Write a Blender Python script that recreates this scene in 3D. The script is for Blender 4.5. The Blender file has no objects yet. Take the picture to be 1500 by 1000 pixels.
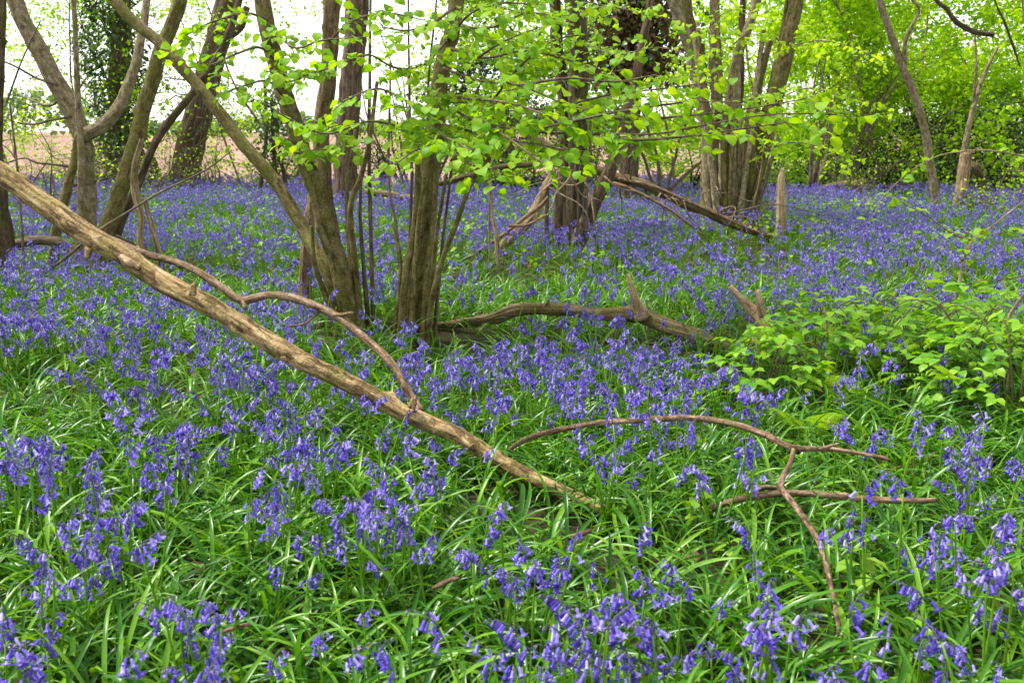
import bpy, math, random
import numpy as np
from mathutils import Vector, Matrix, Euler, noise

random.seed(7)
RS = np.random.RandomState(11)
scene = bpy.context.scene
COL = scene.collection
R = math.radians

# ------------------------------------------------------------------ camera, world, sun, exposure
CAM_H, PITCH, FPX = 1.4, R(11.8), 1458.0
cam_d = bpy.data.cameras.new("camera")
cam_d.lens = 35.0; cam_d.sensor_width = 36.0
cam_d.clip_start = 0.05; cam_d.clip_end = 3000
cam_d.dof.use_dof = True; cam_d.dof.focus_distance = 5.0; cam_d.dof.aperture_fstop = 8.0
cam = bpy.data.objects.new("camera", cam_d); COL.objects.link(cam)
cam.location = (0, 0, CAM_H); cam.rotation_euler = (R(90) - PITCH, 0, 0)
scene.camera = cam

SUN_EL, SUN_AZ = R(64), R(285)          # azimuth clockwise from +Y (the view direction)
world = bpy.data.worlds.new("World"); scene.world = world; world.use_nodes = True
nt = world.node_tree; nt.nodes.clear()
wo = nt.nodes.new("ShaderNodeOutputWorld"); wb = nt.nodes.new("ShaderNodeBackground")
sk = nt.nodes.new("ShaderNodeTexSky"); sk.sky_type = 'NISHITA'; sk.sun_disc = False
sk.sun_elevation = SUN_EL; sk.sun_rotation = SUN_AZ; sk.dust_density = 0.7; sk.air_density = 1.0; sk.ozone_density = 1.0
hs = nt.nodes.new("ShaderNodeHueSaturation"); hs.inputs['Saturation'].default_value = 0.15
nt.links.new(sk.outputs[0], hs.inputs['Color']); nt.links.new(hs.outputs[0], wb.inputs['Color'])
nt.links.new(wb.outputs[0], wo.inputs['Surface']); wb.inputs['Strength'].default_value = 0.07
sun_d = bpy.data.lights.new("sun", 'SUN'); sun_d.energy = 1.5; sun_d.angle = R(12); sun_d.color = (1.0, 0.96, 0.9)
sun = bpy.data.objects.new("sun", sun_d); COL.objects.link(sun)
sdir = Vector((math.sin(SUN_AZ) * math.cos(SUN_EL), math.cos(SUN_AZ) * math.cos(SUN_EL), math.sin(SUN_EL)))
sun.rotation_euler = (-sdir).to_track_quat('-Z', 'Y').to_euler()
vs = scene.view_settings
vs.view_transform = 'Standard'; vs.look = 'None'; vs.exposure = 2.22; vs.gamma = 1.0; vs.use_curve_mapping = False
cy = scene.cycles
cy.use_denoising = True; cy.denoiser = 'OPENIMAGEDENOISE'; cy.denoising_prefilter = 'ACCURATE'
cy.max_bounces = 6; cy.diffuse_bounces = 3; cy.glossy_bounces = 2; cy.transmission_bounces = 4; cy.transparent_max_bounces = 4
cy.use_adaptive_sampling = True; cy.adaptive_threshold = 0.015

# ------------------------------------------------------------------ helpers
def gz(x, y):
    a = 1.0 if y < 24 else max(0.0, 1 - (y - 24) / 6)
    return a * (0.05 * noise.noise((x * .5, y * .5, 0)) + 0.02 * noise.noise((x * 1.9, y * 1.9, 3)))
CP, SP = math.cos(PITCH), math.sin(PITCH)
def at(px, py, Y):
    u = (px - 750) / FPX; v = (500 - py) / FPX
    t = Y / (CP + v * SP)
    return Vector((u * t, Y, CAM_H + t * (-SP + v * CP)))
def onground(px, py):
    u = (px - 750) / FPX; v = (500 - py) / FPX
    t = CAM_H / (SP - v * CP)
    x, y = u * t, t * (CP + v * SP)
    return Vector((x, y, gz(x, y)))
def pxm(Y):                             # metres per photo pixel at distance Y
    return Y / FPX

def tag(o, label=None, cat=None, group=None, kind=None):
    if label: o['label'] = label
    if cat: o['category'] = cat
    if group: o['group'] = group
    if kind: o['kind'] = kind
    return o
def thing(name, loc, label, cat, group=None):
    o = bpy.data.objects.new(name, None); COL.objects.link(o)
    o.empty_display_size = 0.1; o.location = loc
    return tag(o, label, cat, group)
def place(name, mesh, parent=None, mat4=None):
    o = bpy.data.objects.new(name, mesh); COL.objects.link(o)
    if parent is not None: o.parent = parent
    if mat4 is not None: o.matrix_local = mat4
    return o

class MB:
    """collects vertices and faces, then makes one mesh"""
    def __init__(s):
        s.V = []; s.T = []; s.Q = []; s.tm = []; s.qm = []; s.tc = []; s.n = 0; s.has_tc = False
    def add(s, V, T=None, Q=None, m=0, tc=None):
        V = np.asarray(V, dtype=np.float32).reshape(-1, 3)
        if T is not None and len(T):
            s.T.append(np.asarray(T, dtype=np.int32) + s.n); s.tm.append(np.full(len(T), m, np.int32))
        if Q is not None and len(Q):
            s.Q.append(np.asarray(Q, dtype=np.int32) + s.n); s.qm.append(np.full(len(Q), m, np.int32))
        if tc is None: tc = V
        else: s.has_tc = True
        s.V.append(V); s.tc.append(np.asarray(tc, np.float32).reshape(-1, 3)); s.n += len(V)
    def mesh(s, name, mats, origin=(0, 0, 0), smooth=True):
        V = np.concatenate(s.V) - np.asarray(origin, np.float32)
        T = np.concatenate(s.T) if s.T else np.zeros((0, 3), np.int32)
        Q = np.concatenate(s.Q) if s.Q else np.zeros((0, 4), np.int32)
        me = bpy.data.meshes.new(name)
        me.vertices.add(len(V)); me.vertices.foreach_set("co", V.ravel())
        loops = np.concatenate([T.ravel(), Q.ravel()])
        me.loops.add(len(loops)); me.loops.foreach_set("vertex_index", loops)
        st = np.concatenate([np.arange(len(T)) * 3, len(T) * 3 + np.arange(len(Q)) * 4]).astype(np.int32)
        me.polygons.add(len(st)); me.polygons.foreach_set("loop_start", st)
        mi = np.concatenate(s.tm + s.qm) if (s.tm or s.qm) else np.zeros(0, np.int32)
        me.polygons.foreach_set("material_index", mi)
        me.polygons.foreach_set("use_smooth", np.full(len(st), smooth))
        me.update(calc_edges=True); me.validate()
        for m in (mats if isinstance(mats, (list, tuple)) else [mats]): me.materials.append(m)
        if s.has_tc:
            a = me.attributes.new("tc", 'FLOAT_VECTOR', 'POINT'); a.data.foreach_set("vector", np.concatenate(s.tc).ravel())
        return me
    def build(s, name, mats, parent=None, origin=None, smooth=True):
        if origin is None: origin = parent.location if parent is not None else (0, 0, 0)
        return place(name, s.mesh(name, mats, origin, smooth), parent)

def resample(pts, rad, step):
    """Catmull-Rom through pts, about one ring per step"""
    P = [Vector(p) for p in pts]
    A = [P[0] * 2 - P[1]] + P + [P[-1] * 2 - P[-2]]
    out, rr = [], []
    for i in range(len(P) - 1):
        p0, p1, p2, p3 = A[i:i + 4]
        n = max(1, int(math.ceil((p2 - p1).length / step)))
        for k in range(n):
            t = k / n
            q = 0.5 * ((2 * p1) + (p2 - p0) * t + (2 * p0 - 5 * p1 + 4 * p2 - p3) * t * t + (3 * p1 - p0 - 3 * p2 + p3) * t ** 3)
            out.append(q); rr.append(rad[i] * (1 - t) + rad[i + 1] * t)
    out.append(P[-1]); rr.append(rad[-1])
    return out, rr

def tube(mb, pts, rad, sides=8, step=0.1, bump=0.0, wob=0.0, m=0, seed=0.0, knots=(), ragged=0.0, flute=0.0, flare=0.0):
    """a tapering, uneven limb. knots: (distance, angle, height, size)"""
    P, Rr = resample(pts, rad, step)
    n = len(P)
    tan = [(P[min(i + 1, n - 1)] - P[max(i - 1, 0)]).normalized() for i in range(n)]
    ref = Vector((1, 0, 0)) if abs(tan[0].x) < 0.8 else Vector((0, 1, 0))
    b = (ref - tan[0] * ref.dot(tan[0])).normalized()
    V, TC, s = [], [], 0.0
    for i in range(n):
        if i: s += (P[i] - P[i - 1]).length
        b = (b - tan[i] * b.dot(tan[i])).normalized(); c = tan[i].cross(b)
        ctr = P[i]
        r = Rr[i]
        if wob: ctr = ctr + (b * noise.noise((s * 3, seed, 1)) + c * noise.noise((s * 3, seed, 9))) * wob * r
        if flare: r *= 1 + flare * math.exp(-s / 0.12)
        for k in range(sides):
            a = 2 * math.pi * k / sides
            ca, sa = math.cos(a), math.sin(a)
            q = r
            if bump:
                q *= 1 + bump * noise.noise((ca * 1.1 + seed, sa * 1.1, s * 5)) + .6 * bump * noise.noise((ca * 2.3, sa * 2.3 + seed, s * 16))
            if flute:
                q *= 1 + flute * noise.noise((ca * 3.2 + seed, sa * 3.2, s * 1.2))
            for (ks, ka, kh, kz) in knots:
                d2 = ((s - ks) / kz) ** 2 + ((math.remainder(a - ka, 2 * math.pi)) * r / kz) ** 2
                if d2 < 6: q += kh * math.exp(-d2)
            p = ctr + (b * ca + c * sa) * q
            if ragged and i == n - 1:
                p = p + tan[i] * ragged * r * (noise.noise((ca * 4 + seed, sa * 4, 5)) * 2)
            V.append(p); TC.append((ca * r + seed, sa * r, s))
    Q = []
    for i in range(n - 1):
        for k in range(sides):
            k2 = (k + 1) % sides
            Q.append((i * sides + k, i * sides + k2, (i + 1) * sides + k2, (i + 1) * sides + k))
    base = len(V)
    V.append(P[0]); TC.append((seed, 0, 0)); V.append(P[-1] - tan[-1] * ragged * 0.3 * Rr[-1]); TC.append((seed, 0, s))
    T = [(base, (k + 1) % sides, k) for k in range(sides)] + [(base + 1, (n - 1) * sides + k, (n - 1) * sides + (k + 1) % sides) for k in range(sides)]
    mb.add([tuple(v) for v in V], T, Q, m, TC)

def leaf_template(kind):
    """unit leaf along +X, normal +Z"""
    if kind == 'hazel':
        o = [(0, 0), (.0, .22), (.12, .38), (.32, .47), (.56, .46), (.74, .35), (.86, .18), (1.0, 0)]
    elif kind == 'bramble':
        o = [(0, 0), (.08, .17), (.25, .30), (.45, .34), (.65, .27), (.84, .13), (1.0, 0)]
    elif kind == 'small':
        o = [(0, 0), (.25, .34), (.65, .32), (1.0, 0)]
    elif kind == 'ivy':
        o = [(0, 0), (.05, .42), (.4, .36), (.7, .2), (1.0, 0)]
    n = len(o)
    V, T = [], []
    for i, (x, w) in enumerate(o):       # midrib and two edges, cupped and drooping at the tip
        z = 0.08 * math.sin(x * 3.1) - 0.16 * x * x
        jag = 0.02 * (-1) ** i if 0 < i < n - 1 and kind != 'small' else 0
        V += [(x, 0, z), (x + .03 * (0 < i < n - 1), w + jag, z + w * .16 + jag), (x + .03 * (0 < i < n - 1), -w - jag, z + w * .16 + jag)]
    for i in range(n - 1):
        a, b = i * 3, i * 3 + 3
        if i == 0: T += [(a, b + 1, b), ][::-1]; T += [(a, b, b + 1)][:0]; T += [(a, b + 2, b)]
        elif i == n - 2: T += [(a, a + 1, b), (a, b, a + 2)]
        else: T += [(a, a + 1, b + 1), (a, b + 1, b), (a, b, b + 2), (a, b + 2, a + 2)]
    used = sorted({k for t in T for k in t}); mp = {u: i for i, u in enumerate(used)}
    return np.array([V[u] for u in used], np.float32), np.array([[mp[k] for k in t] for t in T], np.int32)
LT = {k: leaf_template(k) for k in ('hazel', 'bramble', 'small', 'ivy')}

def leaves(mb, kind, pos, size, az, el, roll, m=0):
    """many leaves at once: azimuth, elevation of the leaf axis, roll about it"""
    V0, T0 = LT[kind]; n = len(pos)
    ca, sa, ce, se = np.cos(az), np.sin(az), np.cos(el), np.sin(el)
    X = np.stack([ca * ce, sa * ce, se], 1)
    Y0 = np.stack([-sa, ca, np.zeros(n)], 1); Z0 = np.cross(X, Y0)
    cr, sr = np.cos(roll)[:, None], np.sin(roll)[:, None]
    Y = Y0 * cr + Z0 * sr; Z = -Y0 * sr + Z0 * cr
    S = np.asarray(size)[:, None, None]
    V = pos[:, None, :] + S * (V0[None, :, 0:1] * X[:, None, :] + V0[None, :, 1:2] * Y[:, None, :] + V0[None, :, 2:3] * Z[:, None, :])
    T = T0[None] + (np.arange(n) * len(V0))[:, None, None]
    mb.add(V.reshape(-1, 3), T.reshape(-1, 3), None, m)

# ------------------------------------------------------------------ materials
def newmat(name):
    m = bpy.data.materials.new(name); m.use_nodes = True
    n = m.node_tree; n.nodes.clear()
    return m, n, n.nodes.new, n.links.new
def ramp(N, stops):
    r = N("ShaderNodeValToRGB"); e = r.color_ramp.elements
    e[0].position, e[0].color = stops[0][0], (*stops[0][1], 1)
    e[1].position, e[1].color = stops[-1][0], (*stops[-1][1], 1)
    for p, c in stops[1:-1]:
        x = e.new(p); x.color = (*c, 1)
    return r
def bark(name, dark, mid, light, moss=None, mossamt=0.5, sc=(30, 30, 5), bump=0.6, dist=0.006, lent=.8, flake=.6):
    m, n, N, L = newmat(name)
    out = N("ShaderNodeOutputMaterial"); bs = N("ShaderNodeBsdfPrincipled"); L(bs.outputs[0], out.inputs[0])
    at_ = N("ShaderNodeAttribute"); at_.attribute_name = "tc"
    mp = N("ShaderNodeMapping"); mp.inputs['Scale'].default_value = sc; L(at_.outputs['Vector'], mp.inputs['Vector'])
    n1 = N("ShaderNodeTexNoise"); n1.inputs['Scale'].default_value = 1; n1.inputs['Detail'].default_value = 7; n1.inputs['Roughness'].default_value = .65; n1.inputs['Distortion'].default_value = .4
    L(mp.outputs[0], n1.inputs['Vector'])
    r = ramp(N, [(.36, dark), (.5, mid), (.66, light)]); L(n1.outputs[0], r.inputs[0])
    n2 = N("ShaderNodeTexNoise"); n2.inputs['Scale'].default_value = 7; n2.inputs['Detail'].default_value = 4; L(at_.outputs['Vector'], n2.inputs['Vector'])
    col = r.outputs[0]
    if moss:
        r2 = ramp(N, [(.62 - mossamt * .35, (0, 0, 0)), (.80 - mossamt * .3, (1, 1, 1))]); L(n2.outputs[0], r2.inputs[0])
        mx = N("ShaderNodeMixRGB"); mx.inputs[2].default_value = (*moss, 1); L(r2.outputs[0], mx.inputs[0]); L(col, mx.inputs[1])
        mm = N("ShaderNodeMath"); mm.operation = 'MULTIPLY'; mm.inputs[1].default_value = .75; L(r2.outputs[0], mm.inputs[0]); L(mm.outputs[0], mx.inputs[0])
        col = mx.outputs[0]
    n3 = N("ShaderNodeTexNoise"); n3.inputs['Scale'].default_value = 90; n3.inputs['Detail'].default_value = 3; L(at_.outputs['Vector'], n3.inputs['Vector'])
    sp = N("ShaderNodeMixRGB"); sp.blend_type = 'OVERLAY'; sp.inputs[0].default_value = .75; L(col, sp.inputs[1]); L(n3.outputs[0], sp.inputs[2])
    vm = N("ShaderNodeMapping"); vm.inputs['Scale'].default_value = (22, 22, 60); L(at_.outputs['Vector'], vm.inputs['Vector'])
    vo = N("ShaderNodeTexVoronoi"); vo.inputs['Scale'].default_value = 1; L(vm.outputs[0], vo.inputs['Vector'])
    vr = ramp(N, [(.10, (1, 1, 1)), (.26, (0, 0, 0))]); L(vo.outputs['Distance'], vr.inputs[0])
    vx = N("ShaderNodeMixRGB"); vx.blend_type = 'MULTIPLY'; vx.inputs[2].default_value = (.45, .40, .34, 1); L(sp.outputs[0], vx.inputs[1])
    vf = N("ShaderNodeMath"); vf.operation = 'MULTIPLY'; vf.inputs[1].default_value = lent; L(vr.outputs[0], vf.inputs[0]); L(vf.outputs[0], vx.inputs[0])
    n4 = N("ShaderNodeTexNoise"); n4.inputs['Scale'].default_value = 260; n4.inputs['Detail'].default_value = 2; L(at_.outputs['Vector'], n4.inputs['Vector'])
    s4 = N("ShaderNodeMixRGB"); s4.blend_type = 'OVERLAY'; s4.inputs[0].default_value = .6; L(vx.outputs[0], s4.inputs[1]); L(n4.outputs[0], s4.inputs[2])
    fm = N("ShaderNodeMapping"); fm.inputs['Scale'].default_value = (16, 16, 5.5); L(at_.outputs['Vector'], fm.inputs['Vector'])
    n5 = N("ShaderNodeTexNoise"); n5.inputs['Scale'].default_value = 1; n5.inputs['Detail'].default_value = 9; n5.inputs['Roughness'].default_value = .7; n5.inputs['Distortion'].default_value = 1.2; L(fm.outputs[0], n5.inputs['Vector'])
    r5 = ramp(N, [(.535, (0, 0, 0)), (.575, (1, 1, 1))]); L(n5.outputs[0], r5.inputs[0])
    f5 = N("ShaderNodeMath"); f5.operation = 'MULTIPLY'; f5.inputs[1].default_value = flake; L(r5.outputs[0], f5.inputs[0])
    m5 = N("ShaderNodeMixRGB"); m5.blend_type = 'MULTIPLY'; m5.inputs[2].default_value = (.36, .28, .22, 1); L(f5.outputs[0], m5.inputs[0]); L(s4.outputs[0], m5.inputs[1])
    L(m5.outputs[0], bs.inputs['Base Color']); bs.inputs['Roughness'].default_value = .85; bs.inputs['Specular IOR Level'].default_value = .25
    ad = N("ShaderNodeMath"); ad.operation = 'MULTIPLY_ADD'; ad.inputs[1].default_value = .35; L(n3.outputs[0], ad.inputs[0]); L(n1.outputs[0], ad.inputs[2])
    ae = N("ShaderNodeMath"); ae.operation = 'MULTIPLY_ADD'; ae.inputs[1].default_value = .3 * flake; L(r5.outputs[0], ae.inputs[0]); L(ad.outputs[0], ae.inputs[2])
    bp = N("ShaderNodeBump"); bp.inputs['Strength'].default_value = bump; bp.inputs['Distance'].default_value = dist
    L(ae.outputs[0], bp.inputs['Height']); L(bp.outputs[0], bs.inputs['Normal'])
    return m
def leafmat(name, a, b, c, trans=0.4, rough=0.45, tcol=None, spec=0.35, vein=False):
    m, n, N, L = newmat(name)
    out = N("ShaderNodeOutputMaterial"); bs = N("ShaderNodeBsdfPrincipled"); tr = N("ShaderNodeBsdfTranslucent"); mx = N("ShaderNodeMixShader")
    ge = N("ShaderNodeNewGeometry"); oi = N("ShaderNodeObjectInfo")
    ad = N("ShaderNodeMath"); ad.operation = 'ADD'; L(ge.outputs['Random Per Island'], ad.inputs[0]); L(oi.outputs['Random'], ad.inputs[1])
    fr = N("ShaderNodeMath"); fr.operation = 'FRACT'; L(ad.outputs[0], fr.inputs[0])
    r = ramp(N, [(0, a), (.5, b), (1, c)]); L(fr.outputs[0], r.inputs[0])
    L(r.outputs[0], bs.inputs['Base Color']); bs.inputs['Roughness'].default_value = rough; bs.inputs['Specular IOR Level'].default_value = spec
    tm = N("ShaderNodeMixRGB"); tm.blend_type = 'MULTIPLY'; tm.inputs[0].default_value = 1; tm.inputs[2].default_value = (*(tcol or (1.5, 1.35, .7)), 1); L(r.outputs[0], tm.inputs[1])
    L(tm.outputs[0], tr.inputs['Color']); mx.inputs[0].default_value = trans
    L(bs.outputs[0], mx.inputs[1]); L(tr.outputs[0], mx.inputs[2]); L(mx.outputs[0], out.inputs[0])
    return m

M = {}
M['pole'] = bark('pole_bark', (.070, .040, .014), (.27, .182, .080), (.49, .37, .195), (.18, .155, .03), .38, (42, 42, 6), 1.0, .010, .8, .85)
M['branch'] = bark('branch_bark', (.065, .036, .020), (.19, .118, .070), (.35, .245, .165), (.15, .14, .05), .25, (80, 80, 14), .9, .005, .8, .7)
M['hazel'] = bark('hazel_bark', (.055, .041, .013), (.150, .116, .042), (.25, .205, .092), (.125, .130, .020), .5, (26, 26, 14), .8, .005, .8, .5)
M['hazelbrown'] = bark('brown_hazel_bark', (.060, .037, .017), (.16, .107, .054), (.27, .195, .108), (.13, .12, .03), .35, (30, 30, 7), .9, .006, .8, .5)
M['hazelpale'] = bark('pale_hazel_bark', (.10, .076, .040), (.24, .188, .108), (.38, .315, .20), (.15, .14, .035), .35, (26, 26, 14), .8, .005, .8, .45)
M['dark'] = bark('dark_bark', (.028, .019, .009), (.078, .056, .028), (.15, .112, .060), (.075, .078, .017), .45, (30, 30, 6), .9, .006)
M['oak'] = bark('rough_bark', (.040, .025, .015), (.130, .087, .053), (.25, .18, .115), (.11, .105, .03), .3, (34, 34, 3.5), 1.0, .02, 0)
M['rot'] = bark('rotten_wood', (.08, .048, .024), (.235, .158, .085), (.42, .31, .19), (.13, .12, .035), .3, (40, 40, 3), 1.0, .006, .4)
M['log'] = bark('weathered_log', (.050, .033, .015), (.165, .118, .058), (.32, .25, .14), (.14, .13, .03), .5, (55, 55, 3), 1.0, .008, .3, .45)
M['bare'] = bark('bare_wood', (.16, .098, .048), (.40, .28, .16), (.56, .43, .28), (.26, .20, .09), .1, (60, 60, 3), .9, .005, .3, .4)
M['twig'] = bark('twig_bark', (.055, .040, .026), (.13, .098, .062), (.22, .17, .12), None, 0, (60, 60, 10), .3, .002, .4)
M['deadtwig'] = bark('dead_twig_bark', (.13, .09, .055), (.26, .19, .125), (.40, .32, .23), None, 0, (60, 60, 10), .3, .002, .4)

M['hazleaf'] = leafmat('hazel_leaf', (.14, .34, .008), (.22, .43, .012), (.33, .52, .022), .5, .5, (1.6, 1.35, .5), .25)
M['youngleaf'] = leafmat('young_leaf', (.25, .47, .012), (.35, .58, .018), (.46, .66, .03), .64, .55, (1.35, 1.25, .5), .2)
M['midleaf'] = leafmat('beech_leaf', (.18, .41, .012), (.27, .51, .016), (.38, .59, .025), .64, .55, (1.35, 1.25, .5), .2)
M['darkleaf'] = leafmat('holly_leaf', (.010, .026, .009), (.020, .050, .014), (.045, .09, .024), .12, .3, spec=.5)
M['ivyleaf'] = leafmat('ivy_leaf', (.018, .05, .010), (.045, .11, .016), (.12, .21, .022), .25, .35)
M['deadleaf'] = leafmat('dead_leaf', (.08, .036, .018), (.14, .070, .035), (.22, .13, .07), .2, .7)
M['brambleleaf'] = leafmat('bramble_leaf', (.085, .27, .010), (.17, .39, .015), (.29, .50, .028), .42, .42, (1.5, 1.3, .5), .3)
M['fern'] = leafmat('fern_frond', (.17, .38, .010), (.24, .45, .014), (.32, .50, .02), .45, .5)
M['strap'] = leafmat('bluebell_leaf', (.020, .095, .004), (.056, .20, .008), (.19, .39, .024), .36, .30, (1.5, 1.35, .35), .40)
M['stem'] = leafmat('bluebell_stem', (.10, .27, .010), (.16, .36, .014), (.22, .42, .022), .25, .4)
M['stemtop'] = leafmat('bluebell_flower_stalk', (.09, .09, .12), (.12, .11, .19), (.11, .14, .10), .2, .5)
M['bell'] = leafmat('bluebell_bell', (.090, .054, .43), (.205, .142, .68), (.50, .44, .89), .32, .45, (1.2, 1.1, 1.15), .25)
M['bud'] = leafmat('bluebell_bud', (.12, .08, .25), (.20, .16, .36), (.27, .27, .20), .2, .5, (1.1, 1.1, 1.0), .3)
M['nettle'] = leafmat('nettle_leaf', (.16, .34, .018), (.22, .41, .022), (.29, .46, .03), .4, .5)
M['cane'] = leafmat('bramble_cane', (.12, .08, .04), (.11, .15, .04), (.15, .10, .06), .05, .6)

def groundmat(name, c0, c1, c2, sc, bump):
    m, n, N, L = newmat(name)
    out = N("ShaderNodeOutputMaterial"); bs = N("ShaderNodeBsdfPrincipled"); L(bs.outputs[0], out.inputs[0])
    g = N("ShaderNodeNewGeometry")
    a = N("ShaderNodeTexNoise"); a.inputs['Scale'].default_value = sc; a.inputs['Detail'].default_value = 8; L(g.outputs['Position'], a.inputs['Vector'])
    b = N("ShaderNodeTexNoise"); b.inputs['Scale'].default_value = sc * .06; b.inputs['Detail'].default_value = 4; L(g.outputs['Position'], b.inputs['Vector'])
    md = N("ShaderNodeMath"); md.operation = 'MULTIPLY_ADD'; md.inputs[1].default_value = .5; L(a.outputs[0], md.inputs[0])
    h = N("ShaderNodeMath"); h.operation = 'MULTIPLY'; h.inputs[1].default_value = .5; L(b.outputs[0], h.inputs[0]); L(h.outputs[0], md.inputs[2])
    r = ramp(N, [(.35, c0), (.5, c1), (.65, c2)]); L(md.outputs[0], r.inputs[0]); L(r.outputs[0], bs.inputs['Base Color'])
    bs.inputs['Roughness'].default_value = .95; bs.inputs['Specular IOR Level'].default_value = .1
    bp = N("ShaderNodeBump"); bp.inputs['Strength'].default_value = bump; bp.inputs['Distance'].default_value = .02; L(a.outputs[0], bp.inputs['Height']); L(bp.outputs[0], bs.inputs['Normal'])
    return m
M['soil'] = groundmat('woodland_soil', (.018, .022, .010), (.040, .040, .018), (.075, .060, .032), 22, .8)
M['field'] = groundmat('ploughed_soil', (.22, .135, .095), (.29, .185, .135), (.36, .25, .19), 3, .8)

# ------------------------------------------------------------------ the ground
def sheet(name, xs, ys, zf, mat):
    mb = MB(); nx, ny = len(xs), len(ys)
    V = [(x, y, zf(x, y)) for y in ys for x in xs]
    Q = [(j * nx + i, j * nx + i + 1, (j + 1) * nx + i + 1, (j + 1) * nx + i) for j in range(ny - 1) for i in range(nx - 1)]
    mb.add(V, None, Q)
    return tag(mb.build(name, mat), kind='structure')
EDGE = 27.5
def wood_edge(x): return EDGE + 1.2 * math.sin(x * .35) + (0 if x < 4 else min(30, (x - 4) * 2.2))
sheet('ground', np.linspace(-45, 60, 150), np.concatenate([np.linspace(-6, 30, 110), np.linspace(31, 70, 20)]), lambda x, y: gz(x, y) if y < wood_edge(x) + 1.5 else -0.25, M['soil'])
tag(sheet('field', np.linspace(-1400, 1400, 60), np.concatenate([np.linspace(26, 60, 20), np.geomspace(65, 2500, 25)]),
      lambda x, y: -0.05 + (0 if y < 60 else min(2.0, (y - 60) * .004)), M['field']), kind='structure')

# ------------------------------------------------------------------ trees and limbs
def limb(root, name, pts, mat, sides=14, bump=.12, wob=.3, ext=0.0, dig=False, step=None, thin=.74, **kw):
    """pts: (photo x, photo y, distance, photo width). ext: metres the limb carries on past its first point."""
    P = [at(p[0], p[1], p[2]) for p in pts]; r = [p[3] * .5 * pxm(p[2]) * (thin if p[3] > 12 else max(thin, .85)) for p in pts]
    if ext:
        d = (P[0] - P[1]).normalized(); d = (d + Vector((0, 0, .35))).normalized()
        P.insert(0, P[0] + d * ext); r.insert(0, r[0] * max(.25, 1 - ext * .2))
    if dig and pts[-1][3] > 14: kw.setdefault('flare', .3)
    if dig:
        e = P[-1]; g = gz(e.x, e.y)
        P.append(Vector((e.x + (P[-1].x - P[-2].x) * .2, e.y, min(g, e.z) - .08))); r.append(r[-1] * 1.15)
    P.reverse(); r.reverse()
    mb = MB(); rm = sum(r) / len(r)
    if rm > .11: wob = .08
    if 'knots' not in kw and rm < .03 and step and step < .02:
        ln = sum((P[i] - P[i + 1]).length for i in range(len(P) - 1))
        kw['knots'] = [(random.uniform(0, ln), random.uniform(0, 6.28), random.uniform(.25, .7) * rm, random.uniform(.005, .011)) for _ in range(int(ln * 16))]
    if 'knots' not in kw and .03 < rm < .13:
        ln = sum((P[i] - P[i + 1]).length for i in range(len(P) - 1))
        kw['knots'] = [(random.uniform(0, ln), random.uniform(0, 6.28), random.uniform(.10, .24) * rm, random.uniform(.010, .022)) for _ in range(int(ln * 9))]; sides = max(sides, 24); step = .022 if pts[0][2] < 8.5 else .04
    tube(mb, P, r, sides, step or max(.03, rm * .8), bump, wob, seed=random.random() * 50, **kw)
    return mb.build(name, mat, root)

def wander(start, direction, length, r0, n=6, up=0.0, jit=.35):
    p = Vector(start); d = Vector(direction).normalized(); out = [p.copy()]; rr = [r0]
    for i in range(n):
        d = (d + Vector((random.gauss(0, jit), random.gauss(0, jit), random.gauss(0, jit) + up)) * .5).normalized()
        p = p + d * (length / n); out.append(p.copy()); rr.append(max(r0 * (1 - (i + 1) / n * .8), .0012))
    return out, rr

def twig_set(mb, P, r, depth=2, n=5, ln=.5, up=.1, tips=None, sides=5, jit=.45):
    """side twigs along a polyline, recursively; collects tips (pos, dir) for leaves"""
    for k in range(n):
        i = random.randint(max(1, len(P) // 4), len(P) - 1)
        d = (P[i] - P[i - 1]).normalized()
        s = Vector((random.gauss(0, 1), random.gauss(0, 1), random.gauss(.1, .7))).normalized()
        q, rr = wander(P[i], d * .7 + s, ln * random.uniform(.6, 1.2), max(.0015, r[i] * .5), 5, up, jit)
        tube(mb, q, rr, sides if depth > 1 else 4, .1, seed=random.random() * 9)
        if tips is not None:
            for a in range(1, len(q)): tips.append((q[a], (q[a] - q[a - 1]).normalized()))
        if depth > 1: twig_set(mb, q, rr, depth - 1, max(2, n - 2), ln * .6, up, tips, sides, jit)

def foliage(mb, kind, tips, per, size, spread, m=0, el=(-.5, .5), sizevar=.35):
    pos = np.repeat(np.array([t[0] for t in tips], np.float32), per, 0); n = len(pos)
    pos = pos + RS.normal(0, spread, (n, 3))
    leaves(mb, kind, pos, size * (1 + sizevar * RS.uniform(-1, 1, n)), RS.uniform(0, 6.283, n), RS.normal(el[0], el[1], n), RS.normal(0, .7, n), m)

def treetop(root, tops, nb=5, ln=1.1, per=4, size=.06, leafmat_='hazleaf', bmat='twig'):
    """the branches above the frame: part of every tree, seen only from lower or farther viewpoints"""
    mb, tips, lb = MB(), [], MB()
    for (p, r) in tops:
        q, rr = wander(p, (random.gauss(0, .25), random.gauss(0, .25), 1), 2.2, r, 7, .1, .3)
        tube(mb, q, rr, 6, .15)
        twig_set(mb, q, rr, 2, nb, ln, .15, tips)
    mb.build('upper_branches', M[bmat], root)
    foliage(lb, 'small', tips, per, size, .12)
    return tag(lb.build('crown', M[leafmat_], root), kind='stuff')

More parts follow.
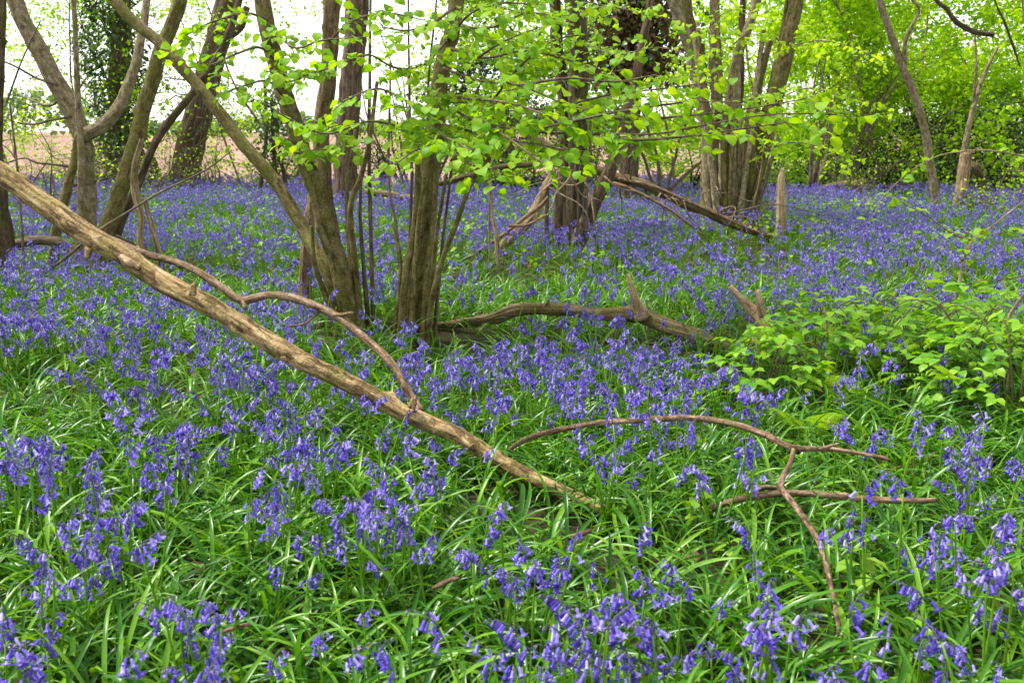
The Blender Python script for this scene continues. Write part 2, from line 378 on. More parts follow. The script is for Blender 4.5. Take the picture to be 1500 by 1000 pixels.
# --- central left stool: three leaning poles, a dead stem and slim shoots
b = onground(500, 492)
tA = thing('hazel_stool', b, 'many-stemmed hazel left of centre, one long pole slanting up to the upper left', 'tree')
limb(tA, 'stem', [(385, -10, 6.9, 34), (405, 90, 6.9, 35), (432, 190, 6.9, 36), (466, 290, 6.9, 38), (497, 390, 6.95, 42), (515, 475, 7.0, 44)], M['hazel'], 20, ext=2.4, dig=True, thin=.68)
limb(tA, 'stem', [(487, -10, 7.25, 33), (482, 100, 7.25, 33), (472, 200, 7.25, 34), (478, 300, 7.2, 34), (497, 400, 7.15, 36), (514, 480, 7.15, 38)], M['hazelbrown'], 20, ext=2.4, dig=True, thin=.70)
limb(tA, 'stem', [(160, -12, 7.6, 20), (250, 78, 7.5, 22), (330, 178, 7.4, 24), (400, 265, 7.3, 25), (445, 335, 7.2, 27), (482, 400, 7.05, 28), (500, 470, 7.05, 26)], M['hazel'], 18, ext=1.8, dig=True)
limb(tA, 'dead_stem', [(462, 255, 7.5, 14), (457, 310, 7.5, 22), (450, 380, 7.5, 24), (447, 450, 7.5, 26)], M['rot'], 16, .2, dig=True, ragged=1.0)
for pts in ([(520, 190, 7.3, 5), (509, 280, 7.2, 7), (513, 380, 7.1, 9), (520, 475, 7.0, 11)],
            [(553, 120, 7.2, 6), (540, 215, 7.1, 8), (527, 262, 7.1, 10), (514, 300, 7.05, 10), (519, 380, 7.0, 12), (528, 470, 6.95, 12)],
            [(530, 230, 7.3, 4), (528, 320, 7.2, 6), (536, 430, 7.1, 8)],
            [(543, -5, 7.3, 4), (541, 180, 7.2, 6), (542, 300, 7.2, 7), (546, 435, 7.1, 8)],
            [(456, 330, 6.85, 6), (462, 390, 6.85, 9), (478, 440, 6.9, 11), (482, 490, 6.9, 12)],
            [(572, 90, 7.4, 3), (570, 260, 7.3, 4), (580, 330, 7.2, 5), (590, 450, 7.0, 6)]):
    limb(tA, 'shoot', pts, M['hazel'] if pts[0][3] > 4 else M['twig'], 8, .1, dig=True)

# --- central right stool
b = onground(603, 496)
tB = thing('hazel_stool', b, 'hazel with one stout trunk ringed by shoots, at centre behind the fallen log end', 'tree')
limb(tB, 'stem', [(672, -12, 6.9, 30), (656, 70, 6.9, 31), (645, 130, 6.9, 32), (636, 200, 6.85, 36), (625, 300, 6.8, 42), (612, 400, 6.75, 46), (603, 490, 6.75, 54)], M['hazel'], 22, ext=2.4, dig=True, flute=.12, flare=.2)
for pts in ([(612, 235, 6.65, 9), (609, 320, 6.62, 12), (594, 410, 6.6, 15), (588, 490, 6.6, 18)],
            [(622, 260, 6.6, 5), (612, 340, 6.58, 8), (606, 420, 6.58, 10), (604, 492, 6.58, 12)],
            [(640, 200, 6.7, 6), (636, 300, 6.65, 8), (626, 400, 6.6, 11), (619, 495, 6.6, 13)],
            [(655, 250, 6.7, 5), (642, 330, 6.7, 7), (633, 410, 6.65, 9), (627, 490, 6.62, 11)],
            [(575, 330, 6.9, 4), (586, 380, 6.8, 6), (584, 430, 6.75, 8), (579, 488, 6.7, 9)],
            [(748, 190, 6.5, 5), (716, 232, 6.5, 7), (690, 268, 6.5, 8), (668, 330, 6.5, 9), (645, 390, 6.5, 10), (632, 440, 6.55, 11), (628, 480, 6.6, 12)],
            [(598, -5, 7.0, 3), (600, 150, 7.0, 4), (603, 260, 6.9, 5), (598, 400, 6.8, 6)],
            [(668, 200, 6.9, 4), (655, 300, 6.9, 5), (646, 380, 6.8, 6), (638, 470, 6.7, 7)],
            [(640, -5, 7.0, 3), (628, 120, 7.0, 4), (626, 240, 6.9, 5)]):
    limb(tB, 'shoot', pts, M['hazel'] if pts[-1][3] > 8 else M['twig'], 9, .12, dig=pts[-1][1] > 380)

# --- dark twin trunk behind
b = onground(830, 372)
tC = thing('dark_trunked_tree', b, 'dark twin-trunked tree right of centre with a brown side limb', 'tree')
limb(tC, 'trunk', [(842, -10, 12.0, 38), (848, 80, 12.0, 38), (846, 160, 12.0, 38), (846, 250, 12.0, 37), (838, 320, 12.0, 38), (828, 375, 12.0, 48)], M['dark'], 20, ext=3, dig=True, flute=.15, flare=.3)
limb(tC, 'trunk', [(812, -10, 12.2, 22), (817, 70, 12.2, 24), (826, 150, 12.15, 24), (825, 250, 12.1, 24), (818, 330, 12.0, 26), (816, 372, 12.0, 28)], M['dark'], 16, ext=3, dig=True)
limb(tC, 'limb', [(930, 120, 11.7, 18), (912, 190, 11.7, 22), (892, 255, 11.7, 26), (862, 315, 11.8, 30), (842, 370, 11.8, 32)], M['oak'], 16, ext=1.2, dig=True)
for k in range(9):
    x = 798 + k * 9 + random.uniform(-3, 3)
    limb(tC, 'shoot', [(x + random.uniform(-10, 12), 225 + random.uniform(-20, 40), 11.6, 3), (x + random.uniform(-6, 6), 300, 11.55, 5), (x, 370, 11.5, 6)], M['twig'], 6, dig=True)
mb = MB()
for k in range(7):
    a = at(800 + 90 * random.random(), 250 + 40 * random.random(), 11.4)
    q, rr = wander(a, (random.uniform(-1, 1), 0, -.5), 1.0, .012, 7, -.1, .7); tube(mb, q, rr, 5, .06)
tag(mb.build('dead_creeper', M['deadtwig'], tC))

# --- right many-stemmed stool
b = onground(1075, 330)
tD = thing('hazel_stool', b, 'large hazel stool of many pale stems fanning upward, right of the dark twin trunk', 'tree')
for pts, mt in (([(982, -10, 14.6, 20), (1008, 60, 14.6, 22), (1024, 130, 14.6, 23), (1038, 210, 14.6, 24), (1044, 325, 14.6, 28)], 'hazelpale'),
            ([(1003, -10, 14.9, 18), (1016, 60, 14.9, 19), (1026, 140, 14.9, 20), (1036, 220, 14.9, 20)], 'hazel'),
            ([(1048, -10, 14.8, 16), (1046, 100, 14.8, 17), (1050, 200, 14.8, 18), (1056, 325, 14.6, 20)], 'hazelpale'),
            ([(1112, -10, 14.3, 14), (1082, 80, 14.3, 17), (1066, 170, 14.3, 19), (1060, 260, 14.3, 19), (1058, 330, 14.3, 20)], 'hazelpale'),
            ([(1168, -10, 14.2, 25), (1150, 70, 14.2, 26), (1130, 150, 14.2, 26), (1112, 230, 14.2, 26), (1095, 300, 14.2, 27), (1088, 335, 14.2, 28)], 'hazel'),
            ([(1088, 0, 14.8, 10), (1084, 120, 14.8, 14), (1078, 220, 14.7, 16), (1076, 325, 14.6, 18)], 'oak'),
            ([(1128, 60, 14.6, 10), (1104, 150, 14.6, 14), (1092, 230, 14.6, 16), (1082, 325, 14.5, 17)], 'hazel'),
            ([(1104, 180, 14.0, 7), (1092, 250, 14.0, 9), (1084, 320, 14.0, 11)], 'hazelpale'),
            ([(1140, 200, 14.0, 5), (1120, 270, 14.0, 7), (1100, 340, 14.0, 9)], 'twig'),
            ([(1076, 190, 14.0, 5), (1070, 260, 14.0, 6), (1068, 325, 14.0, 8)], 'hazel')):
    limb(tD, 'stem', pts, M[mt], 14, thin=.84, ext=2.5 if pts[0][1] < 30 else 0, dig=True)

for k in range(11):
    x = 1046 + k * 5.5; tx = x + (k - 4.5) * random.uniform(6, 13) + random.uniform(-12, 12); ty = random.uniform(-10, 150)
    limb(tD, 'stem', [(tx, ty, 14.3, 4 + random.random() * 4), ((x + tx) / 2 + random.uniform(-5, 5), (ty + 325) / 2, 14.1, 7 + random.random() * 4), (x, 328, 13.9 + random.random() * .6, 9 + random.random() * 5)], M[random.choice(('hazel', 'hazelpale', 'hazelbrown'))], 10, dig=True, ext=1.0 if ty < 20 else 0)
# --- left group
b = onground(118, 392)
tE = thing('forked_tree', b, 'pale forked tree near the left edge with a limb curving up to the right', 'tree')
limb(tE, 'trunk', [(18, -12, 10.6, 30), (50, 60, 10.6, 32), (88, 130, 10.6, 34), (116, 190, 10.6, 36), (128, 240, 10.6, 30), (130, 320, 10.6, 30), (132, 388, 10.5, 34)], M['hazelpale'], 20, ext=2.5, dig=True)
limb(tE, 'limb', [(216, -12, 10.8, 12), (208, 50, 10.7, 15), (196, 105, 10.6, 19), (178, 150, 10.55, 23), (150, 185, 10.5, 26), (122, 200, 10.5, 28)], M['hazelpale'], 16, ext=2.0)
limb(tE, 'stem', [(118, 195, 10.3, 16), (108, 240, 10.25, 17), (96, 285, 10.2, 18), (84, 330, 10.2, 20), (78, 392, 10.2, 22)], M['hazel'], 14, dig=True)
limb(tE, 'stem', [(107, -10, 9.9, 8), (112, 90, 9.9, 9), (115, 170, 9.9, 11), (120, 250, 9.9, 11), (117, 320, 9.9, 12), (116, 395, 9.9, 12)], M['hazelpale'], 12, dig=True, ext=1.5)
mb, tips = MB(), []
for (x, y, dx) in ((95, 145, -1), (105, 170, -1), (110, 245, -1), (85, 125, -1), (100, 270, 1)):
    q, rr = wander(at(x, y, 10.5), (dx, random.uniform(-.4, .4), random.uniform(-.2, .5)), 1.0, .016, 8, .0, .55); tube(mb, q, rr, 6, .06)
    twig_set(mb, q, rr, 2, 5, .45, .05, tips)
mb.build('twigs', M['twig'], tE)
lb = MB(); foliage(lb, 'small', tips[::5], 2, .035, .05); tag(lb.build('crown', M['youngleaf'], tE), kind='stuff')

b = onground(158, 396)
tF = thing('leaning_hazel', b, 'olive-barked hazel pole leaning right, beside the pale forked tree', 'tree')
limb(tF, 'stem', [(266, -10, 9.9, 26), (238, 68, 9.9, 27), (214, 150, 9.9, 28), (192, 230, 9.9, 30), (168, 305, 9.9, 33), (150, 360, 9.9, 35), (146, 392, 9.9, 36)], M['hazel'], 18, ext=2.4, dig=True)
limb(tF, 'stem', [(352, -10, 10.6, 11), (326, 70, 10.5, 13), (275, 145, 10.4, 14), (230, 205, 10.3, 15), (200, 275, 10.2, 16), (176, 330, 10.1, 17), (165, 392, 10.1, 18)], M['dark'], 14, ext=2.0, dig=True)

b = onground(212, 385)
tG = thing('twisted_dead_stem', b, 'pale twisted dead stem with two feet, standing behind the leaning pole', 'dead stem')
limb(tG, 'stem', [(207, 205, 9.2, 8), (199, 240, 9.2, 13), (199, 285, 9.2, 15), (207, 320, 9.2, 13), (205, 350, 9.2, 13), (212, 382, 9.2, 16)], M['rot'], 14, .25, dig=True, ragged=1.5)
limb(tG, 'stem', [(211, 290, 9.25, 7), (222, 330, 9.25, 8), (234, 378, 9.25, 9)], M['rot'], 10, .2, dig=True)

b = onground(8, 402)
tH = thing('dark_edge_tree', b, 'dark trunk cut by the left edge of the picture', 'tree')
limb(tH, 'trunk', [(4, -10, 9.4, 12), (2, 100, 9.4, 13), (-8, 220, 9.4, 28), (0, 300, 9.4, 38), (6, 400, 9.4, 46)], M['dark'], 16, ext=2.0, dig=True, flare=.2)
limb(tH, 'shoot', [(60, 30, 9.3, 2), (32, 90, 9.3, 3), (10, 150, 9.3, 4)], M['twig'], 6)
limb(tH, 'shoot', [(14, 150, 9.1, 3), (26, 250, 9.1, 4), (36, 390, 9.1, 5)], M['twig'], 6)

# --- far edge trees
b = onground(178, 280)
tI = thing('ivy_clad_tree', b, 'tree wrapped in dark ivy at the field edge, seen between the left trunks', 'tree')
limb(tI, 'trunk', [(178, -10, 24, 34), (176, 100, 24, 36), (172, 200, 24, 40), (170, 278, 24, 46)], M['oak'], 16, ext=2.5, dig=True)
mb = MB(); n = 4600
zz = RS.uniform(0.3, 5.2, n); th = RS.uniform(0, 6.283, n); rr_ = .36 + np.abs(RS.normal(0, .16, n)) + .22 * np.maximum(0, np.sin(zz * 2.1 + 1))
pc = at(174, 200, 24)
pos = np.stack([pc.x + rr_ * np.cos(th), pc.y + rr_ * np.sin(th), zz], 1)
leaves(mb, 'ivy', pos, RS.uniform(.07, .12, n), th, RS.normal(-.6, .4, n), RS.normal(0, .4, n))
tag(mb.build('ivy', M['ivyleaf'], tI), kind='stuff')
mb, lb, tips = MB(), MB(), []
for k in range(9):
    q, rr = wander(at(174 + random.uniform(-6, 6), random.uniform(-30, 190), 24), (random.uniform(-1, 1), random.uniform(-.6, .2), .3), 1.8, .02, 6, .05); tube(mb, q, rr, 5, .15); twig_set(mb, q, rr, 2, 5, .8, .05, tips)
mb.build('branches', M['twig'], tI)
foliage(lb, 'small', tips[::2], 2, .085, .12); tag(lb.build('crown', M['midleaf'], tI), kind='stuff')

b = onground(268, 274)
tJ = thing('old_tree', b, 'stout old leaning tree with furrowed bark at the field edge', 'tree')
limb(tJ, 'trunk', [(338, -10, 25, 44), (318, 60, 25, 46), (300, 130, 25, 48), (282, 200, 25, 52), (268, 272, 25, 62)], M['oak'], 22, .15, ext=2.5, dig=True, flute=.15, flare=.3)
limb(tJ, 'limb', [(362, 10, 24.8, 10), (352, 40, 24.8, 14), (325, 60, 24.9, 20)], M['oak'], 12)
mb, tips = MB(), []
for k in range(10):
    q, rr = wander(at(285 + random.uniform(-25, 30), random.uniform(120, 250), 24.4), (random.uniform(-1, 1), random.uniform(-.8, 0), .3), 1.3, .02, 7, .05, .6); tube(mb, q, rr, 5, .12); twig_set(mb, q, rr, 2, 6, .7, .0, tips, 4, .6)
mb.build('twigs', M['twig'], tJ)
lb = MB(); foliage(lb, 'small', tips[::9], 2, .055, .06); tag(lb.build('crown', M['ivyleaf'], tJ), kind='stuff')

b = onground(506, 300)
tK = thing('oak_tree', b, 'straight rough-barked trunk standing directly behind the left hazel stool', 'tree')
limb(tK, 'trunk', [(524, -10, 19, 42), (518, 80, 19, 42), (510, 180, 19, 42), (505, 300, 19, 48)], M['oak'], 22, .12, .05, ext=3, dig=True, flute=.15, flare=.25)

b = onground(395, 285)
tL = thing('ivy_sapling', b, 'slim sapling thick with dark ivy leaves, left of the hazel poles', 'sapling')
for k, (x0, x1) in enumerate(((388, 380), (398, 405), (405, 420))):
    limb(tL, 'stem', [(x0, 120 + 20 * k, 21, 5), (x0 + 2, 200, 21, 6), (x1, 282, 21, 7)], M['dark'], 8, dig=True)
mb = MB(); n = 1100
pos = np.array([at(398, y, 21) for y in RS.uniform(130, 265, n)]) + RS.normal(0, 1, (n, 3)) * (.22, .2, .05)
leaves(mb, 'ivy', pos, RS.uniform(.05, .085, n), RS.uniform(0, 6.28, n), RS.normal(-.4, .5, n), RS.normal(0, .6, n))
tag(mb.build('crown', M['ivyleaf'], tL), kind='stuff')

b = onground(925, 290)
tM = thing('ivy_tree', b, 'broad trunk under a mantle of dead brown ivy, behind the dark twin trunk', 'tree')
limb(tM, 'trunk', [(938, -10, 20, 30), (930, 80, 20, 32), (925, 180, 20, 34), (918, 290, 20, 40)], M['oak'], 18, ext=2.5, dig=True)
limb(tM, 'limb', [(956, -10, 19.6, 8), (948, 40, 19.6, 10), (940, 80, 19.7, 12)], M['dark'], 10)
mb = MB(); n = 5200
yy = RS.uniform(-60, 125, n)
pos = np.array([at(930, y, 19.7) for y in yy]) + RS.normal(0, 1, (n, 3)) * np.array((.42, .35, .05))
leaves(mb, 'ivy', pos, RS.uniform(.08, .13, n), RS.uniform(0, 6.28, n), RS.normal(-.8, .4, n), RS.normal(0, .6, n))
tag(mb.build('dead_ivy', M['deadleaf'], tM), kind='stuff')
mb = MB(); n = 900
pos = np.array([at(930, y, 19.4) for y in RS.uniform(-40, 110, n)]) + RS.normal(0, 1, (n, 3)) * np.array((.7, .5, .1))
leaves(mb, 'ivy', pos, RS.uniform(.08, .13, n), RS.uniform(0, 6.28, n), RS.normal(-.5, .4, n), RS.normal(0, .6, n))
tag(mb.build('crown', M['ivyleaf'], tM), kind='stuff')

# --- slender trees on the right
b = onground(1374, 312)
tN = thing('slender_tree', b, 'slender pale tree on the right with a kinked forked trunk', 'tree')
limb(tN, 'trunk', [(1286, -10, 17.5, 11), (1305, 50, 17.5, 12), (1322, 98, 17.5, 14), (1345, 155, 17.5, 15), (1360, 225, 17.5, 16), (1374, 315, 17.5, 18)], M['hazelpale'], 16, ext=2, dig=True)
limb(tN, 'limb', [(1328, -8, 17.3, 4), (1346, 14, 17.3, 5), (1336, 38, 17.3, 6), (1326, 62, 17.4, 7), (1325, 98, 17.5, 8)], M['hazelpale'], 10)
b = onground(1402, 310)
tO = thing('broken_tree', b, 'thin branching tree rising from a brown broken stump at right', 'tree')
limb(tO, 'stump', [(1418, 224, 17.8, 16), (1412, 260, 17.8, 20), (1402, 312, 17.8, 24)], M['rot'], 14, .2, dig=True, ragged=1.4)
limb(tO, 'stem', [(1462, 68, 17.9, 4), (1444, 105, 17.9, 6), (1428, 150, 17.9, 8), (1416, 200, 17.9, 9), (1409, 240, 17.9, 10), (1398, 310, 17.7, 11)], M['hazelpale'], 10, dig=True)
limb(tO, 'limb', [(1428, 50, 17.8, 3), (1430, 100, 17.8, 5), (1426, 150, 17.9, 6)], M['hazelpale'], 8)
b = onground(1440, 300)
tag(limb(None, 'dark_stump', [(1428, 240, 19, 12), (1436, 262, 19, 16), (1446, 296, 19, 20)], M['dark'], 14, .2, dig=True, ragged=1.5), 'dark leaning stump beside the thin tree with the broken base', 'stump')

# overhanging bough, upper right
b = at(1560, 40, 9); tP = thing('overhanging_bough', b, 'dark kinked bough reaching in from the upper right corner', 'branch')
limb(tP, 'limb', [(1366, -6, 12, 6), (1385, 12, 12, 7), (1400, 32, 12, 8), (1425, 47, 12, 9), (1455, 52, 12, 8)], M['dark'], 10, ext=1.0)
limb(tP, 'twig', [(1455, -6, 11.5, 3), (1470, 30, 11.5, 4), (1485, 70, 11.5, 4), (1494, 98, 11.5, 3)], M['dark'], 8, ext=1.0)

# ------------------------------------------------------------------ background trees (foliage wall on the right, thin edge of the wood)
def bgtree(px, Y, h, spread, leafm, label, name='beech_sapling', lean=0.0, nb=10, per=9, size=.075, low=.25, group=None, stems=1, bm='hazelpale', cat='tree', r0=.05):
    X = (px - 750) / FPX * Y * 1.0; base = Vector((X, Y, gz(X, Y) if Y < 28 else -.05))
    t = thing(name, base, label, cat, group)
    tips, tw = [], MB()
    for s in range(stems):
        mb = MB()
        q, rr = wander(base - Vector((random.uniform(-.15, .15) * (stems > 1), 0, .1)), (lean + random.gauss(0, .15) * (1 + (stems > 1)), random.gauss(0, .1), 1), h, r0 * random.uniform(.8, 1.2), 9, .05, .22)
        tube(mb, q, rr, 9, .15, .1, .3, seed=random.random() * 30); mb.build('trunk', M[bm], t)
        for k in range(nb // stems):
            i = random.randint(int(len(q) * low), len(q) - 1)
            d = Vector((random.gauss(0, 1), random.gauss(0, 1), random.uniform(-.1, .5)))
            p, pr = wander(q[i], d, spread * random.uniform(.5, 1.1), rr[i] * .45, 6, .04, .35); tube(tw, p, pr, 5, .15)
            twig_set(tw, p, pr, 1, 7, spread * .45, .0, tips)
            for a in range(2, len(p)): tips.append((p[a], Vector((0, 0, 1))))
    tag(tw.build('branches', M['twig'], t), kind='stuff')
    lb = MB(); foliage(lb, 'small', tips, per, size, .13, el=(-.25, .45))
    tag(lb.build('crown', M[leafm], t), kind='stuff')
    return t
WALL = [(1120, 30, 7.0, 2.4, 'youngleaf'), (1185, 25, 6.5, 2.3, 'midleaf'), (1240, 29, 7.5, 2.6, 'youngleaf'), (1290, 23, 6.5, 2.3, 'youngleaf'),
        (1345, 27, 7.5, 2.6, 'midleaf'), (1400, 24, 7.0, 2.4, 'youngleaf'), (1455, 28, 7.5, 2.6, 'youngleaf'), (1500, 22.5, 6.5, 2.3, 'midleaf'),
        (1560, 25, 7.5, 2.6, 'youngleaf'), (1330, 33, 9.0, 3.0, 'youngleaf'), (1440, 35, 9.0, 3.0, 'midleaf'), (1215, 36, 9.0, 3.0, 'midleaf'), (1540, 33, 9, 3.0, 'youngleaf'),
        (1080, 34, 8, 2.6, 'midleaf')]
TL = ['young leafy tree just right of the pale stems of the right hazel stool', 'leafy tree directly behind the slanting bare shrub in the thicket', 'tall yellow-green tree between the bare shrubs and the slender pale tree',
      'bright leafy tree just left of the slender pale tree', 'leafy tree directly behind the slender pale tree', 'bright yellow-green tree behind the thin tree with the broken base', 'tall leafy tree right of the thin broken tree, behind the holly',
      'leafy tree in front of the thicket near the right edge', 'yellow-green tree cut by the right edge of the picture', 'tall tree deep in the thicket, seen left of the kinked trunk', 'tall tree deep in the thicket below the overhanging bough',
      'tall tree at the back, above the fan-stemmed bare shrub', 'tall tree at the back in the upper right corner', 'tall leafy tree showing between the stems of the right hazel stool']
for i, (px, Y, h, sp, lm) in enumerate(WALL):
    bgtree(px, Y, h, sp, lm, TL[i], nb=16, per=8, size=.12, group='leafy thicket trees on the right', lean=random.uniform(-.1, .1), low=.12)
for i, (px, Y, h, sp, lm, lab) in enumerate([
        (665, 24, 6, 1.5, 'youngleaf', 'slim leafy sapling at the field edge behind the centre hazels'),
        (735, 22, 6, 1.6, 'midleaf', 'leafy sapling in front of the dark holly at centre'),
        (780, 25, 7, 1.8, 'youngleaf', 'yellow-green sapling behind the holly, left of the dark twin trunk'),
        (880, 23, 6, 1.7, 'midleaf', 'leafy sapling just right of the dark twin trunk'),
        (985, 25, 7, 1.9, 'youngleaf', 'leafy sapling between the brown ivy trunk and the right hazel stool'),
        (1030, 28, 7, 2.0, 'midleaf', 'tall leafy sapling behind the pale stems of the right hazel stool')]):
    bgtree(px, Y, h, sp, lm, lab, 'sapling', nb=12, per=8, size=.095, low=.12, r0=.035)
for i, (px, Y, h, sp, lm, lab) in enumerate([
        (35, 27, 6, 1.7, 'youngleaf', 'thin twiggy tree at the field edge by the left edge of the picture'),
        (115, 26, 6.5, 1.8, 'youngleaf', 'thin leafy tree at the field edge, seen through the fork of the pale tree'),
        (215, 27, 7, 2.0, 'midleaf', 'sparse leafy tree right of the ivy-wrapped tree'),
        (250, 24, 6, 1.6, 'youngleaf', 'sparse leafy tree between the ivy-wrapped tree and the stout old tree'),
        (360, 27, 7, 1.9, 'youngleaf', 'sparse twiggy tree right of the stout old tree'),
        (430, 25, 6.5, 1.7, 'midleaf', 'sparse twiggy tree behind the left hazel poles'),
        (585, 25, 6.5, 1.7, 'youngleaf', 'sparse leafy tree seen between the two centre hazels'),
        (640, 28, 7, 2.0, 'midleaf', 'sparse leafy tree behind the stout centre hazel trunk')]):
    bgtree(px, Y, h, sp, lm, lab, 'slim_tree', nb=17, per=3, size=.085, low=.10, r0=.035, bm='twig', stems=1 + i % 2)
for (px, Y, lab) in [(600, 26, 'bare many-stemmed shrub at the field edge between the centre hazels'), (960, 20, 'bare grey shrub of fanning stems behind the slanting dead trunk'),
                     (1175, 21, 'bare fan-stemmed shrub to the right of the pale snapped post'), (1225, 22, 'slanting bare shrub in front of the leafy thicket')]:
    bgtree(px, Y, 3.2, 1.0, 'youngleaf', lab, 'bare_shrub', nb=10, per=1, size=.06, low=.3, stems=5, r0=.045, bm='twig', lean=.25 if px > 1000 else 0, cat='shrub')

def bush(name, px, Y, w, h, n, leafm, label, size=.06, kind='ivy', z0=0.0, cat='bush', twigm='dark'):
    X = (px - 750) / FPX * Y; base = Vector((X, Y, 0 if Y > 27 else gz(X, Y)))
    t = thing(name, base, label, cat)
    mb, tips = MB(), []
    for k in range(7):
        q, rr = wander(base, (random.gauss(0, .7) * w / h, random.gauss(0, .5), 1), h * random.uniform(.6, 1.0), .03, 7, .02, .35); tube(mb, q, rr, 6, .15); twig_set(mb, q, rr, 2, 5, w * .4, .0, tips)
    mb.build('branches', M[twigm], t)
    c = RS.normal(0, 1, (max(14, n // 60), 3)) * (w * .4, w * .3, h * .28) + np.array([X, Y, h * .5 + z0])
    pos = c[RS.randint(0, len(c), n)] + RS.normal(0, 1, (n, 3)) * (.2, .2, .16)
    pos[:, 2] = np.maximum(pos[:, 2], .05)
    lb = MB(); leaves(lb, kind, pos, RS.uniform(.6, 1.2, n) * size, RS.uniform(0, 6.28, n), RS.normal(-.3, .45, n), RS.normal(0, .7, n))
    tag(lb.build('crown', M[leafm], t), kind='stuff')
    return t
bush('holly_bush', 725, 23.5, 2.2, 3.4, 9000, 'darkleaf', 'dark evergreen holly behind the gap between centre hazel and dark twin trunk', .08)
bush('holly_bush', 560, 26.0, 0.9, 1.3, 900, 'darkleaf', 'low dark evergreen bush between the two centre hazels at the field edge', .07)
bush('holly_bush', 1290, 24.5, 2.3, 1.9, 4200, 'darkleaf', 'dark glossy holly low in the thicket, left of the slender pale tree', .08)
bush('holly_bush', 1460, 22.0, 2.8, 2.0, 6000, 'darkleaf', 'dark glossy holly behind the broken stump at the right edge', .08)
bush('holly_bush', 860, 27, 1.6, 2.4, 3500, 'ivyleaf', 'mid-green bush behind the dark twin trunk at the field edge', .08)

bush('hazel_bush', 1190, 27.5, 2.4, 2.0, 4200, 'midleaf', 'low yellow-green bush behind the pale snapped post', .09, 'small')
bush('hazel_bush', 1010, 27.0, 2.0, 1.6, 2200, 'midleaf', 'low leafy bush behind the left stems of the right hazel stool', .08, 'small')
bush('hazel_bush', 1330, 22.0, 2.0, 1.0, 1500, 'midleaf', 'low leafy undergrowth bush at the foot of the thicket left of the slender pale tree', .08, 'small')
def scrub(px, Y, w, h, label, n=17, leafm='midleaf', nl=1):
    X = (px - 750) / FPX * Y; base = Vector((X, Y, gz(X, Y) if Y < 27 else 0))
    t = thing('thorn_bush', base, label, 'bush')
    mb, tips = MB(), []
    for k in range(n):
        q, rr = wander(base + Vector((random.gauss(0, w * .2), random.gauss(0, .2), 0)), (random.gauss(0, .9), random.gauss(0, .6), .7), h * random.uniform(.8, 1.5), .018, 8, -.03, .6)
        tube(mb, q, rr, 5, .1); twig_set(mb, q, rr, 2, 6, h * .45, .0, tips, 4, .7)
    mb.build('twigs', M['twig'], t)
    lb = MB(); foliage(lb, 'small', tips[::6], nl, .05, .06); tag(lb.build('crown', M[leafm], t), kind='stuff')
scrub(60, 17, 1.5, 1.6, 'bare thorny scrub in front of the field behind the left edge tree')
scrub(125, 23, 1.5, 1.3, 'tangled thorn bush at the foot of the pale forked tree')
scrub(225, 22, 1.8, 1.5, 'tangled thorn bush between the ivy tree and the stout old tree')
scrub(330, 23, 2.0, 1.4, 'tangled thorn bush to the right of the stout old tree')
scrub(425, 24, 1.6, 1.4, 'thin thorny scrub beyond the ivy sapling')
scrub(1250, 19.5, 1.6, 1.0, 'low dead scrub beside the far fallen logs on the right', 8, 'midleaf', 1)
scrub(1470, 17.5, 1.8, 1.1, 'low twiggy scrub with new leaves at the right edge', 8, 'youngleaf', 3)

# far wood beyond the field
mb = MB(); n = 9000
xs = RS.uniform(-230, 130, n); k = (np.sin(xs * .09) + np.sin(xs * .23 + 1) * .6 + np.sin(xs * .61 + 2) * .3 + 3) * 2.0
hgt = np.where(xs < -100, k * 1.3, k * .55)
pos = np.stack([xs, 240 + RS.uniform(-6, 6, n), 1.0 + hgt * np.sqrt(RS.uniform(0, 1, n))], 1)
leaves(mb, 'small', pos, RS.uniform(.9, 2.0, n), RS.uniform(0, 6.28, n), RS.normal(-.3, .5, n), RS.normal(0, .7, n))
M['farleaf'] = leafmat('far_foliage', (.10, .19, .07), (.15, .25, .10), (.20, .30, .13), .3, .7)  # pale greyed green: the haze of distance is put into the leaf colour
tag(mb.build('distant_treeline', M['farleaf']), 'pale green wood on the far side of the ploughed field', 'treeline', kind='stuff')

# ------------------------------------------------------------------ fallen wood
pole = thing('fallen_pole', at(888, 750, 3.5), 'long bare-barked pole slanting down across the picture into the flowers', 'fallen trunk')
pp = [(-330, 48, 5.0, 46), (-160, 150, 4.8, 47), (0, 254, 4.6, 48), (60, 300, 4.5, 48), (130, 345, 4.4, 50), (200, 388, 4.3, 48), (300, 448, 4.15, 46), (400, 502, 4.05, 45), (500, 556, 3.95, 45), (600, 606, 3.85, 43), (680, 642, 3.75, 40), (760, 690, 3.58, 36), (830, 724, 3.44, 33), (893, 752, 3.32, 29)]
P = [at(p[0], p[1], p[2]) for p in pp]; r = [p[3] * .325 * pxm(p[2]) for p in pp]
mb = MB(); tube(mb, P, r, 40, .014, .11, .35, seed=3.3, flute=.10, ragged=.9,
     knots=[(random.uniform(.3, 4.2), random.uniform(0, 6.28), random.uniform(.006, .016), random.uniform(.014, .03)) for _ in range(26)] + [(random.uniform(.5, 4), random.uniform(0, 6.28), -.012, .03) for _ in range(12)])
mb.build('trunk', M['pole'], pole)
mb = MB(); c0 = at(188, 386, 4.23)
tube(mb, [c0 + Vector((-.035, .012, .030)), c0 + Vector((0, .0, .0)), c0 + Vector((.040, .012, -.022))], [.012, .024, .010], 10, .008, .35, seed=2.0)
mb.build('bark_scar', M['bare'], pole)
